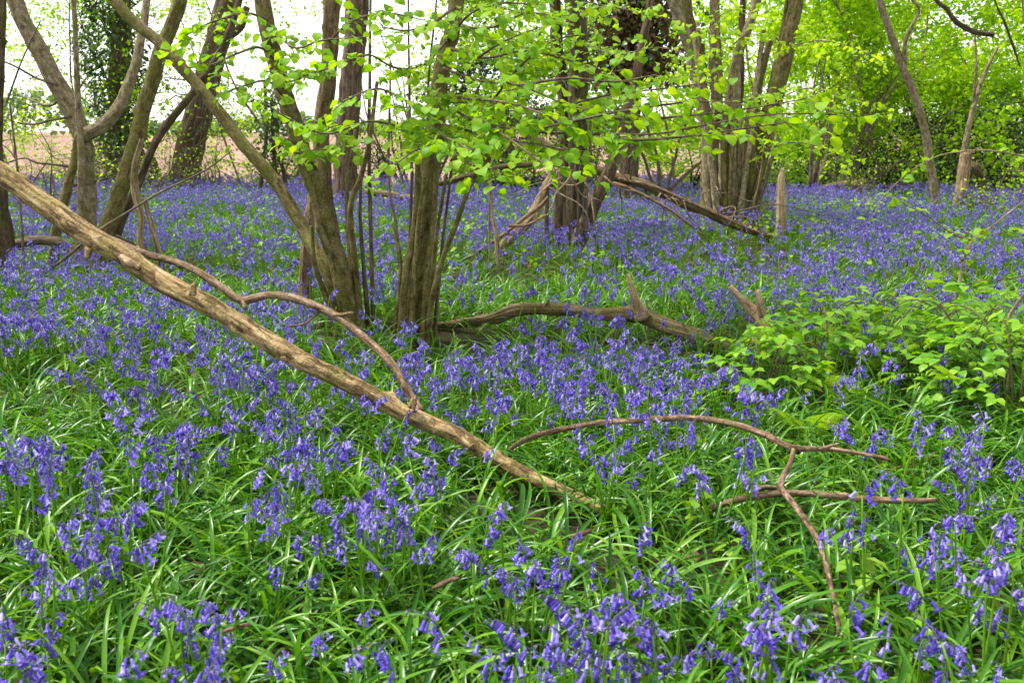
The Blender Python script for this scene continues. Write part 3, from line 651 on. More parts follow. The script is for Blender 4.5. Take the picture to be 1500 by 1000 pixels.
for (x, y, Y, dx, dz) in ((283, 425, 4.1, .2, 1), (130, 370, 4.35, -.3, -1), (418, 525, 4.0, .1, -.5), (605, 590, 3.8, .3, .9), (690, 655, 3.66, .2, -.2)):
    mb = MB(); a = at(x, y, Y); tube(mb, [a - Vector((dx, 0, dz)) * .02, a + Vector((dx, -.3, dz)) * .014, a + Vector((dx, -.4, dz)) * .028], [.018, .013, .009], 9, .01, .2, ragged=.8); mb.build('branch_stub', M['pole'], pole)

def wood(name, label, cat, segs, mat, sides=10, bump=.12, wob=.5, partname='limb', **kw):
    base = at(*segs[0][-1][:3]); t = thing(name, base, label, cat)
    for i, s in enumerate(segs):
        limb(t, partname if i == 0 else ('side_limb' if s[0][3] > 5 else 'twig'), s, mat, sides, bump, wob, **{'thin': .82, **kw})
    return t
wood('fallen_branch', 'thin crooked dead branch lying just above the long slanting pole', 'branch', [
    [(118, 335, 4.75, 9), (170, 352, 4.7, 11), (215, 372, 4.65, 13), (275, 391, 4.55, 13), (325, 420, 4.45, 14), (355, 438, 4.4, 15), (395, 433, 4.35, 14), (440, 441, 4.3, 15), (495, 463, 4.2, 15), (540, 499, 4.1, 15), (575, 535, 4.0, 15), (600, 575, 3.93, 15), (616, 602, 3.88, 16)],
    [(516, 458, 4.15, 5), (500, 461, 4.18, 6), (488, 462, 4.2, 8)], [(420, 478, 4.2, 2), (445, 474, 4.22, 4), (462, 462, 4.25, 4), (470, 452, 4.26, 5)], [(360, 452, 4.35, 7), (356, 440, 4.39, 9)]], M['branch'], 14, .16, .6, step=.014)
wood('forked_branch', 'forked reddish-brown dead branch arching over the flowers at lower right', 'branch', [
    [(1302, 673, 3.3, 6), (1260, 664, 3.32, 7), (1215, 658, 3.34, 9), (1162, 656, 3.35, 11), (1120, 636, 3.45, 11), (1070, 620, 3.52, 11), (1010, 613, 3.6, 11), (950, 616, 3.65, 11), (880, 620, 3.68, 10), (830, 628, 3.7, 10), (785, 638, 3.7, 10), (758, 650, 3.7, 9), (746, 660, 3.7, 8)],
    [(1371, 733, 3.12, 10), (1320, 733, 3.14, 11), (1270, 731, 3.16, 12), (1210, 724, 3.18, 12), (1150, 721, 3.2, 13), (1095, 728, 3.22, 13), (1060, 738, 3.24, 13), (1028, 750, 3.25, 12)],
    [(1162, 656, 3.35, 9), (1156, 680, 3.3, 9), (1146, 700, 3.25, 10), (1143, 714, 3.2, 11)],
    [(1143, 714, 3.19, 12), (1160, 735, 3.02, 11), (1185, 770, 2.82, 10), (1203, 805, 2.66, 10), (1215, 850, 2.52, 9), (1224, 890, 2.42, 8), (1230, 930, 2.34, 7), (1235, 985, 2.36, 6)],
    [(1143, 715, 3.24, 10), (1120, 713, 3.26, 9), (1102, 718, 3.28, 8)], [(1230, 649, 3.3, 5), (1215, 653, 3.31, 6), (1200, 658, 3.33, 6)]], M['branch'], 14, .16, .6, step=.012)
lg = wood('fallen_log', 'weathered mossy log lying in the bluebells at centre, one broken prong pointing up', 'log', [
    [(1098, 524, 6.1, 25), (1060, 508, 6.25, 28), (1020, 492, 6.4, 27), (980, 477, 6.5, 28), (940, 464, 6.6, 30), (905, 460, 6.65, 24), (860, 458, 6.7, 20), (800, 452, 6.8, 22), (765, 453, 6.85, 23), (735, 461, 6.9, 22), (700, 470, 7.0, 17), (650, 474, 7.1, 13), (620, 476, 7.15, 9)]], M['log'], 26, .22, .6, step=.02, flute=.2, ragged=.8)
limb(lg, 'prong', [(920, 402, 6.5, 5), (925, 422, 6.5, 9), (931, 440, 6.52, 14), (942, 464, 6.55, 28)], M['bare'], 14, .15, step=.02, thin=.95)
limb(lg, 'prong', [(805, 438, 6.75, 3), (800, 448, 6.77, 8)], M['log'], 8, .15)
lf = wood('broken_stub', 'pale forked broken branch end like an antler above the bramble', 'branch', [
    [(1070, 419, 6.0, 5), (1084, 434, 6.0, 9), (1100, 450, 6.0, 14), (1117, 468, 5.98, 18), (1128, 490, 5.95, 19), (1138, 520, 5.9, 20)], [(1109, 424, 5.95, 6), (1112, 440, 5.95, 9), (1116, 462, 5.97, 12)]], M['bare'], 14, .15, .4, step=.02, partname='prong', thin=1.15)
b = onground(1142, 356)
t = thing('snapped_post', b, 'pale splintered snapped trunk standing upright at right of the slanting dead trunk', 'stump')
limb(t, 'trunk', [(1147, 246, 13.2, 4), (1146, 262, 13.2, 10), (1145, 290, 13.2, 13), (1142, 330, 13.2, 13), (1141, 352, 13.2, 14)], M['bare'], 14, .2, .3, dig=True, step=.03, flute=.3, thin=1.0)
t = wood('slanting_trunk', 'mossy dead trunk slanting down behind the dark twin trunk to the snapped post', 'fallen trunk', [
    [(770, 196, 12.6, 22), (800, 218, 12.55, 22), (850, 242, 12.5, 18), (920, 263, 12.45, 16), (1000, 296, 12.5, 16), (1060, 322, 12.6, 16), (1110, 340, 12.8, 16), (1150, 356, 13.0, 14)]], M['log'], 16, .2, .5)
base = t.location
for k in range(20):
    x = random.uniform(880, 1130); y = 250 + (x - 880) * .38
    mb = MB(); q, rr = wander(at(x, y, 12.4), (random.uniform(-.3, 1), -.4 * random.random(), random.uniform(-.8, .35)), random.uniform(.5, 1.5), random.uniform(.007, .014), 8, -.04, .5); tube(mb, q, rr, 5, .06)
    twig_set(mb, q, rr, 1, 3, .35, 0, None, 4, .6); mb.build('twig', M['deadtwig'] if k % 2 else M['twig'], t)
limb(t, 'side_limb', [(1120, 345, 12.3, 5), (1040, 310, 12.3, 6), (960, 275, 12.3, 6), (905, 262, 12.35, 6)], M['branch'], 8)
limb(t, 'side_limb', [(1030, 345, 11.9, 4), (985, 310, 12.0, 5), (930, 280, 12.2, 6), (880, 262, 12.4, 7)], M['branch'], 8)
wood('rotten_log', 'pale rotten broken trunk leaning against the dark twin trunk', 'log', [
    [(810, 248, 11.6, 12), (803, 268, 11.5, 16), (790, 300, 11.4, 19), (765, 330, 11.2, 18), (745, 352, 11.1, 18), (722, 382, 11.0, 15), (715, 395, 11.0, 14)], [(748, 330, 11.1, 6), (742, 345, 11.1, 8), (740, 358, 11.1, 10)]], M['rot'], 16, .3, .5, ragged=1.0)
wood('fallen_stick', 'grey stick propped low against the rotten broken trunk', 'branch', [
    [(803, 288, 10.8, 5), (790, 302, 10.8, 7), (765, 322, 10.8, 7), (735, 345, 10.7, 7), (700, 368, 10.6, 6), (670, 385, 10.5, 5)], [(800, 315, 10.75, 4), (770, 330, 10.75, 5), (745, 330, 10.75, 5)]], M['branch'], 10)
wood('dead_stick', 'thin pale upright dead stick left of the rotten broken trunk', 'branch', [
    [(714, 240, 10.2, 4), (718, 270, 10.2, 5), (720, 310, 10.2, 6), (728, 345, 10.15, 8), (730, 390, 10.1, 8), (732, 415, 10.1, 8)], [(726, 215, 10.2, 2), (720, 240, 10.2, 3), (717, 262, 10.2, 3)]], M['deadtwig'], 9, dig=True)
wood('dead_stick', 'short bent stick lying in the flowers between the hazel shoots and dark trunk', 'branch', [
    [(798, 412, 9.5, 3), (785, 405, 9.5, 5), (768, 402, 9.5, 4)]], M['deadtwig'], 8)
wood('low_log', 'dark low log lying behind the left end of the slanting pole', 'log', [
    [(18, 358, 10.0, 15), (50, 353, 9.9, 18), (85, 355, 9.8, 17), (112, 372, 9.7, 16), (130, 395, 9.6, 15)], [(170, 345, 9.7, 6), (210, 365, 9.7, 7), (240, 380, 9.7, 7)]], M['dark'], 14, .25)
wood('mossy_log', 'brown log on the far floor behind the stout centre trunk', 'log', [
    [(535, 280, 17.5, 10), (600, 290, 17.3, 12), (650, 296, 17.2, 12), (690, 305, 17, 10)], [(715, 315, 17, 4), (680, 300, 17, 6)]], M['log'], 12, .25)
wood('mossy_log', 'brown log end at the back right in front of the thicket', 'log', [
    [(1195, 278, 21, 12), (1225, 273, 20.8, 16), (1262, 268, 20.6, 17)]], M['log'], 16, .2, ragged=.5)
wood('mossy_log', 'dark log behind the brown log end at the back right', 'log', [
    [(1140, 283, 21.5, 8), (1240, 278, 21.5, 9), (1320, 272, 21.5, 10), (1360, 274, 21.5, 9)]], M['dark'], 12, .2)
wood('fallen_limb', 'pale straight limb lying in the flowers at the right edge', 'log', [
    [(1365, 368, 11.8, 5), (1400, 366, 11.8, 8), (1450, 368, 11.7, 9), (1530, 374, 11.6, 9)]], M['hazelpale'], 10, .15)
wood('far_low_branch', 'low dark bough crossing the field gap left of the holly', 'branch', [
    [(640, 270, 19, 8), (690, 258, 19, 10), (730, 246, 19, 10), (780, 240, 19, 8)], [(735, 180, 19, 9), (748, 215, 19, 11), (755, 240, 19, 12)]], M['dark'], 10)
wood('long_twig', 'long straight bare twig leaning behind the slanting pole at left', 'branch', [
    [(340, 220, 8.6, 2), (300, 250, 8.6, 3), (230, 285, 8.6, 4), (150, 335, 8.6, 5), (80, 390, 8.6, 5)]], M['twig'], 7)

# ------------------------------------------------------------------ leafy sprays of the two centre hazels
def hazel_leaf_mesh(name, mat):
    mb = MB(); V, T = LT['hazel']; mb.add(V, T); return mb.mesh(name, mat)
HL = hazel_leaf_mesh('leaf', M['hazleaf'])
def orient(az, el, roll):
    X = Vector((math.cos(az) * math.cos(el), math.sin(az) * math.cos(el), math.sin(el)))
    Y0 = Vector((-math.sin(az), math.cos(az), 0)); Z0 = X.cross(Y0)
    Y = Y0 * math.cos(roll) + Z0 * math.sin(roll); Z = X.cross(Y)
    return Matrix(((X.x, Y.x, Z.x, 0), (X.y, Y.y, Z.y, 0), (X.z, Y.z, Z.z, 0), (0, 0, 0, 1)))
def spray(root, pts, side=.32, gap=.075, lgap=.045, size=.064, drop=.0):
    """one branch with alternate twigs; returns leaf placements (world matrices)"""
    P = [at(*p[:3]) for p in pts]
    r = [.008 * (1 - .75 * i / max(1, len(P) - 1)) + .0015 for i in range(len(P))]
    mb = MB(); q, rr = resample(P, r, .04); tube(mb, P, r, 7, .05, .15, .4, seed=random.random() * 9)
    res = []; s = 0; sd = 1
    def leafat(p, d):
        az = math.atan2(d.y, d.x) + random.gauss(0, .7); el = random.gauss(-.45, .35)
        sz = size * random.uniform(.6, 1.2)
        pd = Vector((math.cos(az), math.sin(az), -.2)) * .018
        tube(mb, [p, p + pd], [.0011, .0009], 4, .05)
        res.append(Matrix.Translation(p + pd) @ orient(az, el, random.gauss(0, .45)) @ Matrix.Scale(sz, 4))
    for i in range(1, len(q)):
        s += (q[i] - q[i - 1]).length
        if s > gap * random.uniform(.7, 1.3):
            s = 0; sd = -sd
            d = (q[i] - q[i - 1]).normalized(); n_ = Vector((-d.y, d.x, 0)).normalized() * sd
            dd = (d * .8 + n_ * random.uniform(.4, 1.0) + Vector((0, 0, random.uniform(-.45, .4) - drop)))
            L_ = side * random.uniform(.35, 1.1)
            w, wr = wander(q[i], dd, L_, .0024, 5, -.03, .25); tube(mb, w, wr, 4, .06)
            w2, _ = resample(w, wr, lgap)
            for a in range(1, len(w2)):
                if random.random() < .66: leafat(w2[a], ((w2[a] - w2[a - 1]).normalized() + n_ * random.choice((-.8, .8))).normalized())
        if random.random() < .12: leafat(q[i], Vector((random.gauss(0, 1), random.gauss(0, 1), 0)))
    leafat(q[-1], q[-1] - q[-2])
    o = mb.build('branch', M['twig'], root)
    return [(m, o) for m in res]
def put_leaves(root, mats, budget, mesh, restmat, kind='hazel'):
    mats.sort(key=lambda m: (m[0].translation - Vector((0, 0, CAM_H))).length)
    vis = []; rest = []
    for m in mats:
        p = m[0].translation; ok = abs(p.x / p.y) < .53 and (p.z - CAM_H) / p.y < .13
        (vis if ok and len(vis) < budget else rest).append(m)
    inv = Matrix.Translation(-root.location)
    for m, br in vis: place('leaf', mesh, br, inv @ m)
    if rest:
        mb = MB(); V, T = LT[kind]; V4 = np.c_[V, np.ones(len(V))]
        for m, br in rest: mb.add((V4 @ np.array(m).T)[:, :3], T)
        tag(mb.build('crown', restmat, root), kind='stuff')

SB = [
 [(636, 170, 6.8), (600, 186, 6.5), (540, 178, 6.2), (480, 196, 6.0), (430, 178, 5.9), (385, 150, 5.8)],
 [(655, 60, 6.85), (620, 95, 6.4), (580, 100, 6.1), (540, 80, 5.9), (510, 90, 5.8)],
 [(645, 130, 6.8), (625, 165, 6.2), (590, 145, 5.8), (550, 130, 5.6), (500, 150, 5.5)],
 [(638, 190, 6.8), (640, 205, 6.2), (628, 215, 5.8), (605, 222, 5.5), (580, 240, 5.3)],
 [(638, 190, 6.8), (650, 200, 6.1), (668, 208, 5.7), (690, 222, 5.4)],
 [(650, 100, 6.8), (700, 118, 6.3), (760, 125, 6.0), (820, 150, 5.8), (880, 165, 5.7)],
 [(655, 70, 6.8), (710, 85, 6.4), (770, 75, 6.2), (840, 90, 6.0), (900, 110, 5.9)],
 [(645, 150, 6.8), (700, 178, 6.2), (780, 192, 5.9), (870, 196, 5.7), (960, 196, 5.6), (1040, 182, 5.6), (1130, 168, 5.6), (1225, 168, 5.6)],
 [(645, 150, 6.8), (720, 150, 6.4), (800, 160, 6.1), (890, 140, 6.0), (970, 130, 5.9), (1050, 120, 5.9)],
 [(640, 180, 6.8), (720, 200, 6.2), (790, 212, 5.8), (850, 222, 5.6), (890, 214, 5.5)],
 [(660, 40, 6.9), (720, 40, 6.5), (770, 20, 6.3), (820, 25, 6.1)],
 [(780, 192, 5.9), (850, 175, 5.6), (930, 160, 5.5), (1010, 150, 5.4), (1090, 150, 5.4)],
 [(870, 196, 5.7), (930, 205, 5.5), (1000, 200, 5.4), (1080, 190, 5.4), (1150, 180, 5.4)],
 [(668, 10, 6.9), (640, 30, 6.4), (600, 45, 6.2), (560, 40, 6.1)],
 [(645, 140, 6.8), (690, 145, 6.2), (740, 150, 5.8), (790, 165, 5.6), (830, 185, 5.5)],
]
SA = [
 [(405, 90, 6.9), (380, 70, 6.5), (345, 80, 6.3), (310, 95, 6.2), (275, 100, 6.1)],
 [(420, 150, 6.9), (395, 120, 6.4), (360, 125, 6.2), (335, 135, 6.1)],
 [(482, 100, 7.2), (450, 110, 6.6), (420, 120, 6.3), (395, 105, 6.1)],
 [(475, 170, 7.2), (490, 195, 6.7), (500, 215, 6.4), (470, 220, 6.2)],
 [(400, 40, 6.9), (430, 70, 6.4), (470, 60, 6.2), (520, 55, 6.0)],
 [(395, 30, 6.9), (360, 20, 6.5), (320, 30, 6.3), (280, 45, 6.2)],
 [(465, 250, 6.9), (440, 215, 6.4), (410, 200, 6.2)],
 [(482, 60, 7.2), (520, 30, 6.7), (570, 20, 6.4), (620, 30, 6.2)],
]
SB += [
 [(640, 190, 6.8), (655, 215, 6.0), (690, 240, 5.6), (730, 250, 5.4)],
 [(850, 160, 6.0), (920, 175, 5.8), (1000, 170, 5.7), (1090, 160, 5.7), (1180, 145, 5.7)],
 [(720, 150, 6.4), (760, 100, 6.3), (810, 60, 6.2), (870, 50, 6.1)],
 [(700, 85, 6.4), (740, 60, 6.2), (790, 40, 6.0)],
 [(760, 125, 6.0), (830, 115, 5.8), (900, 120, 5.7), (960, 110, 5.6)],
 [(700, 178, 6.2), (740, 200, 5.8), (790, 235, 5.5), (820, 245, 5.4)],
 [(655, 60, 6.85), (690, 20, 6.6), (740, 5, 6.4), (800, 10, 6.3)],
]
L1 = []
for s in SB: L1 += spray(tB, s)
put_leaves(tB, L1, 300, HL, M['hazleaf'])
L3 = []
for s in [[(846, 60, 12.0), (900, 80, 10.5), (960, 70, 9.8), (1010, 80, 9.5)], [(846, 100, 12.0), (800, 70, 10.5), (750, 60, 9.8), (700, 70, 9.5)], [(846, 150, 12.0), (900, 140, 10.5), (960, 120, 10.0)],
          [(820, 30, 12.0), (770, 20, 10.5), (720, 10, 10.0), (680, 20, 9.8)], [(846, 20, 12.0), (890, 10, 10.5), (940, 20, 10.0), (990, 30, 9.8)], [(820, 120, 12.0), (760, 130, 10.8), (700, 140, 10.2)]]:
    L3 += spray(tC, s, .5, .11, .06, .075)
put_leaves(tC, L3, 0, HL, M['hazleaf'])
L4 = []
for s in [[(1130, 150, 14.2), (1180, 130, 12.5), (1230, 140, 12), (1280, 150, 11.8)], [(1150, 70, 14.2), (1200, 60, 12.5), (1250, 70, 12), (1290, 90, 11.8)], [(1050, 90, 14.5), (1080, 60, 13), (1110, 40, 12.5)],
          [(1046, 100, 14.6), (1000, 110, 13), (960, 130, 12.4)], [(1112, 230, 14.2), (1150, 210, 13), (1200, 215, 12.5), (1240, 240, 12)], [(1024, 60, 14.6), (1060, 20, 13), (1110, 15, 12.5)]]:
    L4 += spray(tD, s, .55, .12, .06, .075)
put_leaves(tD, L4, 0, HL, M['youngleaf'])
L2 = []
for s in SA: L2 += spray(tA, s, .26)
put_leaves(tA, L2, 150, HL, M['hazleaf'])

# hazel sapling at right
b = onground(1395, 475)
tS = thing('hazel_sapling', b, 'thin sapling with sparse fresh leaves bending in from the right edge', 'sapling')
SL = []
def twigline(root, pts, r0, leafp, size):
    P = [at(*p) for p in pts]; rr = [r0 * (1 - .7 * i / (len(P) - 1)) for i in range(len(P))]
    mb = MB(); tube(mb, P, rr, 7, .05, .15, .5, seed=random.random() * 9); bo = mb.build('branch', M['twig'] if r0 < .007 else M['hazelpale'], root)
    q, _ = resample(P, rr, .11); out = []
    for p in q[1:]:
        if random.random() < leafp:
            for _ in range(random.randint(1, 3)):
                az = random.uniform(0, 6.28); out.append(Matrix.Translation(p + Vector((math.cos(az), math.sin(az), 0)) * .02) @ orient(az, random.gauss(-.3, .35), random.gauss(0, .4)) @ Matrix.Scale(size * random.uniform(.6, 1.2), 4))
    return [(m, bo) for m in out]
SL += twigline(tS, [(1392, 480, 5.8), (1404, 420, 5.85), (1412, 380, 5.9), (1424, 352, 5.9), (1460, 326, 6.0), (1530, 270, 6.1)], .012, .5, .055)
SL += twigline(tS, [(1424, 352, 5.9), (1395, 342, 6.0), (1360, 318, 6.1), (1325, 298, 6.2), (1300, 283, 6.3)], .006, .5, .06)
SL += twigline(tS, [(1530, 236, 6.4), (1460, 222, 6.4), (1410, 222, 6.4), (1365, 232, 6.4), (1320, 262, 6.4), (1285, 300, 6.4), (1262, 345, 6.4)], .007, .6, .06)
SL += twigline(tS, [(1412, 380, 5.9), (1380, 400, 5.8), (1350, 430, 5.7), (1325, 465, 5.6)], .005, .4, .05)
SL += twigline(tS, [(1530, 395, 5.6), (1480, 408, 5.6), (1430, 412, 5.7), (1405, 422, 5.8)], .005, .4, .05)
SL += twigline(tS, [(1525, 330, 5.7), (1470, 340, 5.8), (1440, 345, 5.85)], .005, .9, .055)
put_leaves(tS, SL, 120, HL, M['hazleaf'])
b = onground(1478, 520)
t = thing('bare_shoot', b, 'bare pinkish shoot rising among the bramble at the right edge', 'shoot')
limb(t, 'stem', [(1512, 415, 5.0, 4), (1490, 445, 5.0, 5), (1477, 470, 5.0, 6), (1480, 520, 5.0, 6)], M['deadtwig'], 7, dig=True)

# ------------------------------------------------------------------ bramble, fern, nettles
BL = None
def bramble_leaf_mesh():
    mb = MB(); V, T = LT['bramble']
    for a, s, o in ((0, 1.0, (.25, 0, 0)), (1.25, .82, (.12, .03, 0)), (-1.25, .82, (.12, -.03, 0))):
        c, s_ = math.cos(a), math.sin(a)
        W = V * s; X = W[:, 0] * c - W[:, 1] * s_; Y = W[:, 0] * s_ + W[:, 1] * c
        mb.add(np.stack([X + o[0], Y + o[1], W[:, 2] - .05 * abs(a)], 1), T)
    tube(mb, [Vector((-.5, 0, -.45)), Vector((-.2, 0, -.06)), Vector((.25, 0, 0))], [.02, .018, .012], 4, .3, m=1)
    return mb.mesh('leaf', [M['brambleleaf'], M['cane']])
BL = bramble_leaf_mesh()
BR = [((1115, 605), .27, .34, 26, 'bramble bush nearest the centre, below the antler-like stub'),
      ((1185, 575), .34, .46, 38, 'tall bramble bush right beside the antler-like stub'),
      ((1235, 540), .30, .38, 26, 'small bramble behind the bright fern'),
      ((1335, 560), .38, .44, 40, 'bramble bush right of the bright fern'),
      ((1420, 590), .42, .52, 48, 'bramble bush with broad leaves between the fern and the right edge'),
      ((1485, 635), .38, .54, 46, 'bramble bush nearest the camera at the right edge'),
      ((1480, 550), .44, .50, 42, 'bramble bush farther back at the right edge below the bare shoot'),
      ((1390, 530), .40, .34, 30, 'low bramble behind the broad-leaved bushes on the right')]
for (g, w, h, n, lab) in BR:
    base = onground(*g); t = thing('bramble_bush', base, lab, 'bramble')
    canes = []
    for k in range(4):
        a = random.uniform(0, 6.28); mb = MB()
        e = Vector((math.cos(a), math.sin(a), 0)) * w * random.uniform(.5, 1.2)
        pts = [base - Vector((0, 0, .03)), base + e * .35 + Vector((0, 0, h * .8)), base + e * .8 + Vector((0, 0, h * 1.05)), base + e * 1.25 + Vector((0, 0, h * .7))]
        tube(mb, pts, [.005, .0045, .004, .002], 6, .05, .1); mb.build('cane', M['cane'], t); canes.append(pts)
    inv = Matrix.Translation(-base)
    for k in range(int(n * 2.5)):
        rad = w * math.sqrt(random.random()) * 1.15; a = random.uniform(0, 6.28)
        z = (h + .09) * (1 - .40 * (rad / w) ** 2) * random.uniform(.5, 1.08)
        p = base + Vector((rad * math.cos(a), rad * math.sin(a), z))
        place('leaf', BL, t, inv @ Matrix.Translation(p) @ orient(a + random.gauss(0, .6), random.gauss(-.12, .22), random.gauss(0, .25)) @ Matrix.Scale(random.uniform(.062, .098), 4))

def frond(mb, p0, d, L_, w):
    d = Vector(d).normalized(); n = 30; p = Vector(p0); pts = [p.copy()]
    for i in range(n):
        d = (d + Vector((0, 0, -.05))).normalized(); p = p + d * L_ / n; pts.append(p.copy())
    tube(mb, pts, [.0022 * (1 - .8 * i / n) for i in range(n + 1)], 4, .05)
    for i in range(3, n):
        t = i / n; ll = w * math.sin(math.pi * min(1, t * .85 + .12)) ** .8 * (1.05 - t * .75)
        s = (pts[i + 1] - pts[i]).cross(Vector((0, 0, 1))).normalized(); f = (pts[i + 1] - pts[i]).normalized()
        for sg in (-1, 1):
            e = pts[i] + (s * sg + f * .35) * ll + Vector((0, 0, -.15 * ll)); dd = e - pts[i]
            m = 11
            for j in range(1, m):                       # toothed pinna made of small lobes
                c = pts[i] + dd * (j / m); wd = ll * .10 * (1.15 - j / m) + .0015
                mb.add([tuple(c - dd * .05), tuple(c + f * wd + dd * .03), tuple(c + dd * .07), tuple(c - f * wd)], None, [(0, 1, 2, 3)])
for (g, nf, lab, a0) in (((1235, 610), 4, 'bright yellow-green fern spreading below the bramble', 2.2), ((1180, 655), 3, 'small fern frond poking over the forked branch', 2.8), ((1270, 560), 3, 'fern half hidden among the bramble leaves', 1.2)):
    base = onground(*g); t = thing('fern', base, lab, 'fern')
    for k in range(nf):
        mb = MB(); a = a0 + k * 1.1 + random.uniform(-.3, .3)
        frond(mb, base + Vector((0, 0, .02)), (math.cos(a) * .6, math.sin(a) * .6, 1.1), random.uniform(.46, .6), .12); mb.build('frond', M['fern'], t)

mbn = MB(); mbn.add(*LT['bramble']); NL = mbn.mesh('leaf', M['nettle'])
for (g, n, s, h, lab) in (((1252, 905), 7, .085, .20, 'bright green broad-leaved seedling beside the lower tip of the forked branch'), ((1020, 800), 9, .05, .16, 'lime-green seedling under the left end of the forked branch'),
                    ((905, 790), 8, .04, .10, 'lime-green seedling at the broken end of the slanting pole'), ((1065, 845), 6, .06, .12, 'small bright seedling just below the forked branch'), ((650, 880), 5, .06, .14, 'green seedling beside the tight bluebell clump')):
    base = onground(*g); t = thing('seedling', base, lab, 'seedling'); mb = MB()
    tube(mb, [base - Vector((0, 0, .02)), base + Vector((.01, 0, h * .5)), base + Vector((0, .01, h))], [.003, .0025, .0015], 5, .05); mb.build('stem', M['stem'], t)
    for k in range(n):
        a = k * 2.4 + random.gauss(0, .3); z = h * (.45 + .55 * k / n)
        place('leaf', NL, t, Matrix.Translation((.01 * math.cos(a), .01 * math.sin(a), z)) @ orient(a, random.gauss(-.15, .25), random.gauss(0, .3)) @ Matrix.Scale(s * random.uniform(.75, 1.15), 4))

# dead stalks and litter
b = onground(1290, 725); t = thing('dead_bracken', b, 'rust-brown dead stalks under the end of the forked branch', 'dead plant')
for k in range(16):
    g = onground(random.uniform(1215, 1375), random.uniform(700, 745)); mb = MB()
    q, rr = wander(g, (random.gauss(0, .6), random.gauss(0, .5), random.uniform(.3, 1)), random.uniform(.15, .34), .0028, 6, -.05, .4); tube(mb, q, rr, 5, .03); mb.build('stalk', M['deadstalk'] if 'deadstalk' in M else M.setdefault('deadstalk', bark('dead_stalk', (.12, .05, .025), (.26, .12, .06), (.40, .24, .13), None, 0, (60, 60, 10), .2, .002)), t)
for (x0, y0, x1, y1, Y, w, lab) in ((326, 925, 372, 912, 2.32, 7, 'short reddish stick in the leaves at lower left'), (634, 862, 672, 845, 2.5, 9, 'short broken stick behind the tight bluebell clump'),
                    (832, 790, 868, 778, 2.78, 8, 'short stick lying below the end of the slanting pole')):
    t = wood('short_stick', lab, 'stick', [[(x0, y0, Y, w), ((x0 + x1) / 2, (y0 + y1) / 2 - 2, Y, w * 1.1), (x1, y1, Y, w)]], M['branch'], 10)
b = onground(1462, 930); t = thing('broken_stake', b, 'short pale upright broken stick in the flowers at lower right corner', 'stick')
limb(t, 'stick', [(1458, 838, 2.55, 7), (1458, 860, 2.55, 15), (1460, 900, 2.55, 16), (1462, 935, 2.55, 16)], M['bare'], 12, .25, dig=True, ragged=1.0)

# ------------------------------------------------------------------ bluebells
def bell_mesh(name, mat, sc=1.0, bud=False):
    mb = MB(); n = 6
    rings = [(0, .0018), (-.004, .0036), (-.013, .0039), (-.0195, .0046)] if not bud else [(0, .0018), (-.005, .0042), (-.011, .0036), (-.016, .0008)]
    V = [(r * math.cos(2 * math.pi * k / n + i * .0), r * math.sin(2 * math.pi * k / n), z) for i, (z, r) in enumerate(rings) for k in range(n)]
    Q = [(i * n + k, (i + 1) * n + k, (i + 1) * n + (k + 1) % n, i * n + (k + 1) % n) for i in range(3) for k in range(n)]
    T = []
    if not bud:
        for k in range(n):
            a = 2 * math.pi * (k + .5) / n
            V.append((.0082 * math.cos(a), .0082 * math.sin(a), -.0225)); V.append((.0128 * math.cos(a), .0128 * math.sin(a), -.0180))
            m1, m2 = 4 * n + 2 * k, 4 * n + 2 * k + 1
            T += [(3 * n + k, m1, 3 * n + (k + 1) % n), (3 * n + k, m2, m1), (m1, m2, 3 * n + (k + 1) % n)]
    mb.add(np.array(V) * sc, T, Q)
    return mb
BELL_MB, BUD_MB = bell_mesh('bell', None), bell_mesh('bud', None, 1.0, True)
BELL = BELL_MB.mesh('bell', M['bell']); BUD = BUD_MB.mesh('bud', M['bud'])

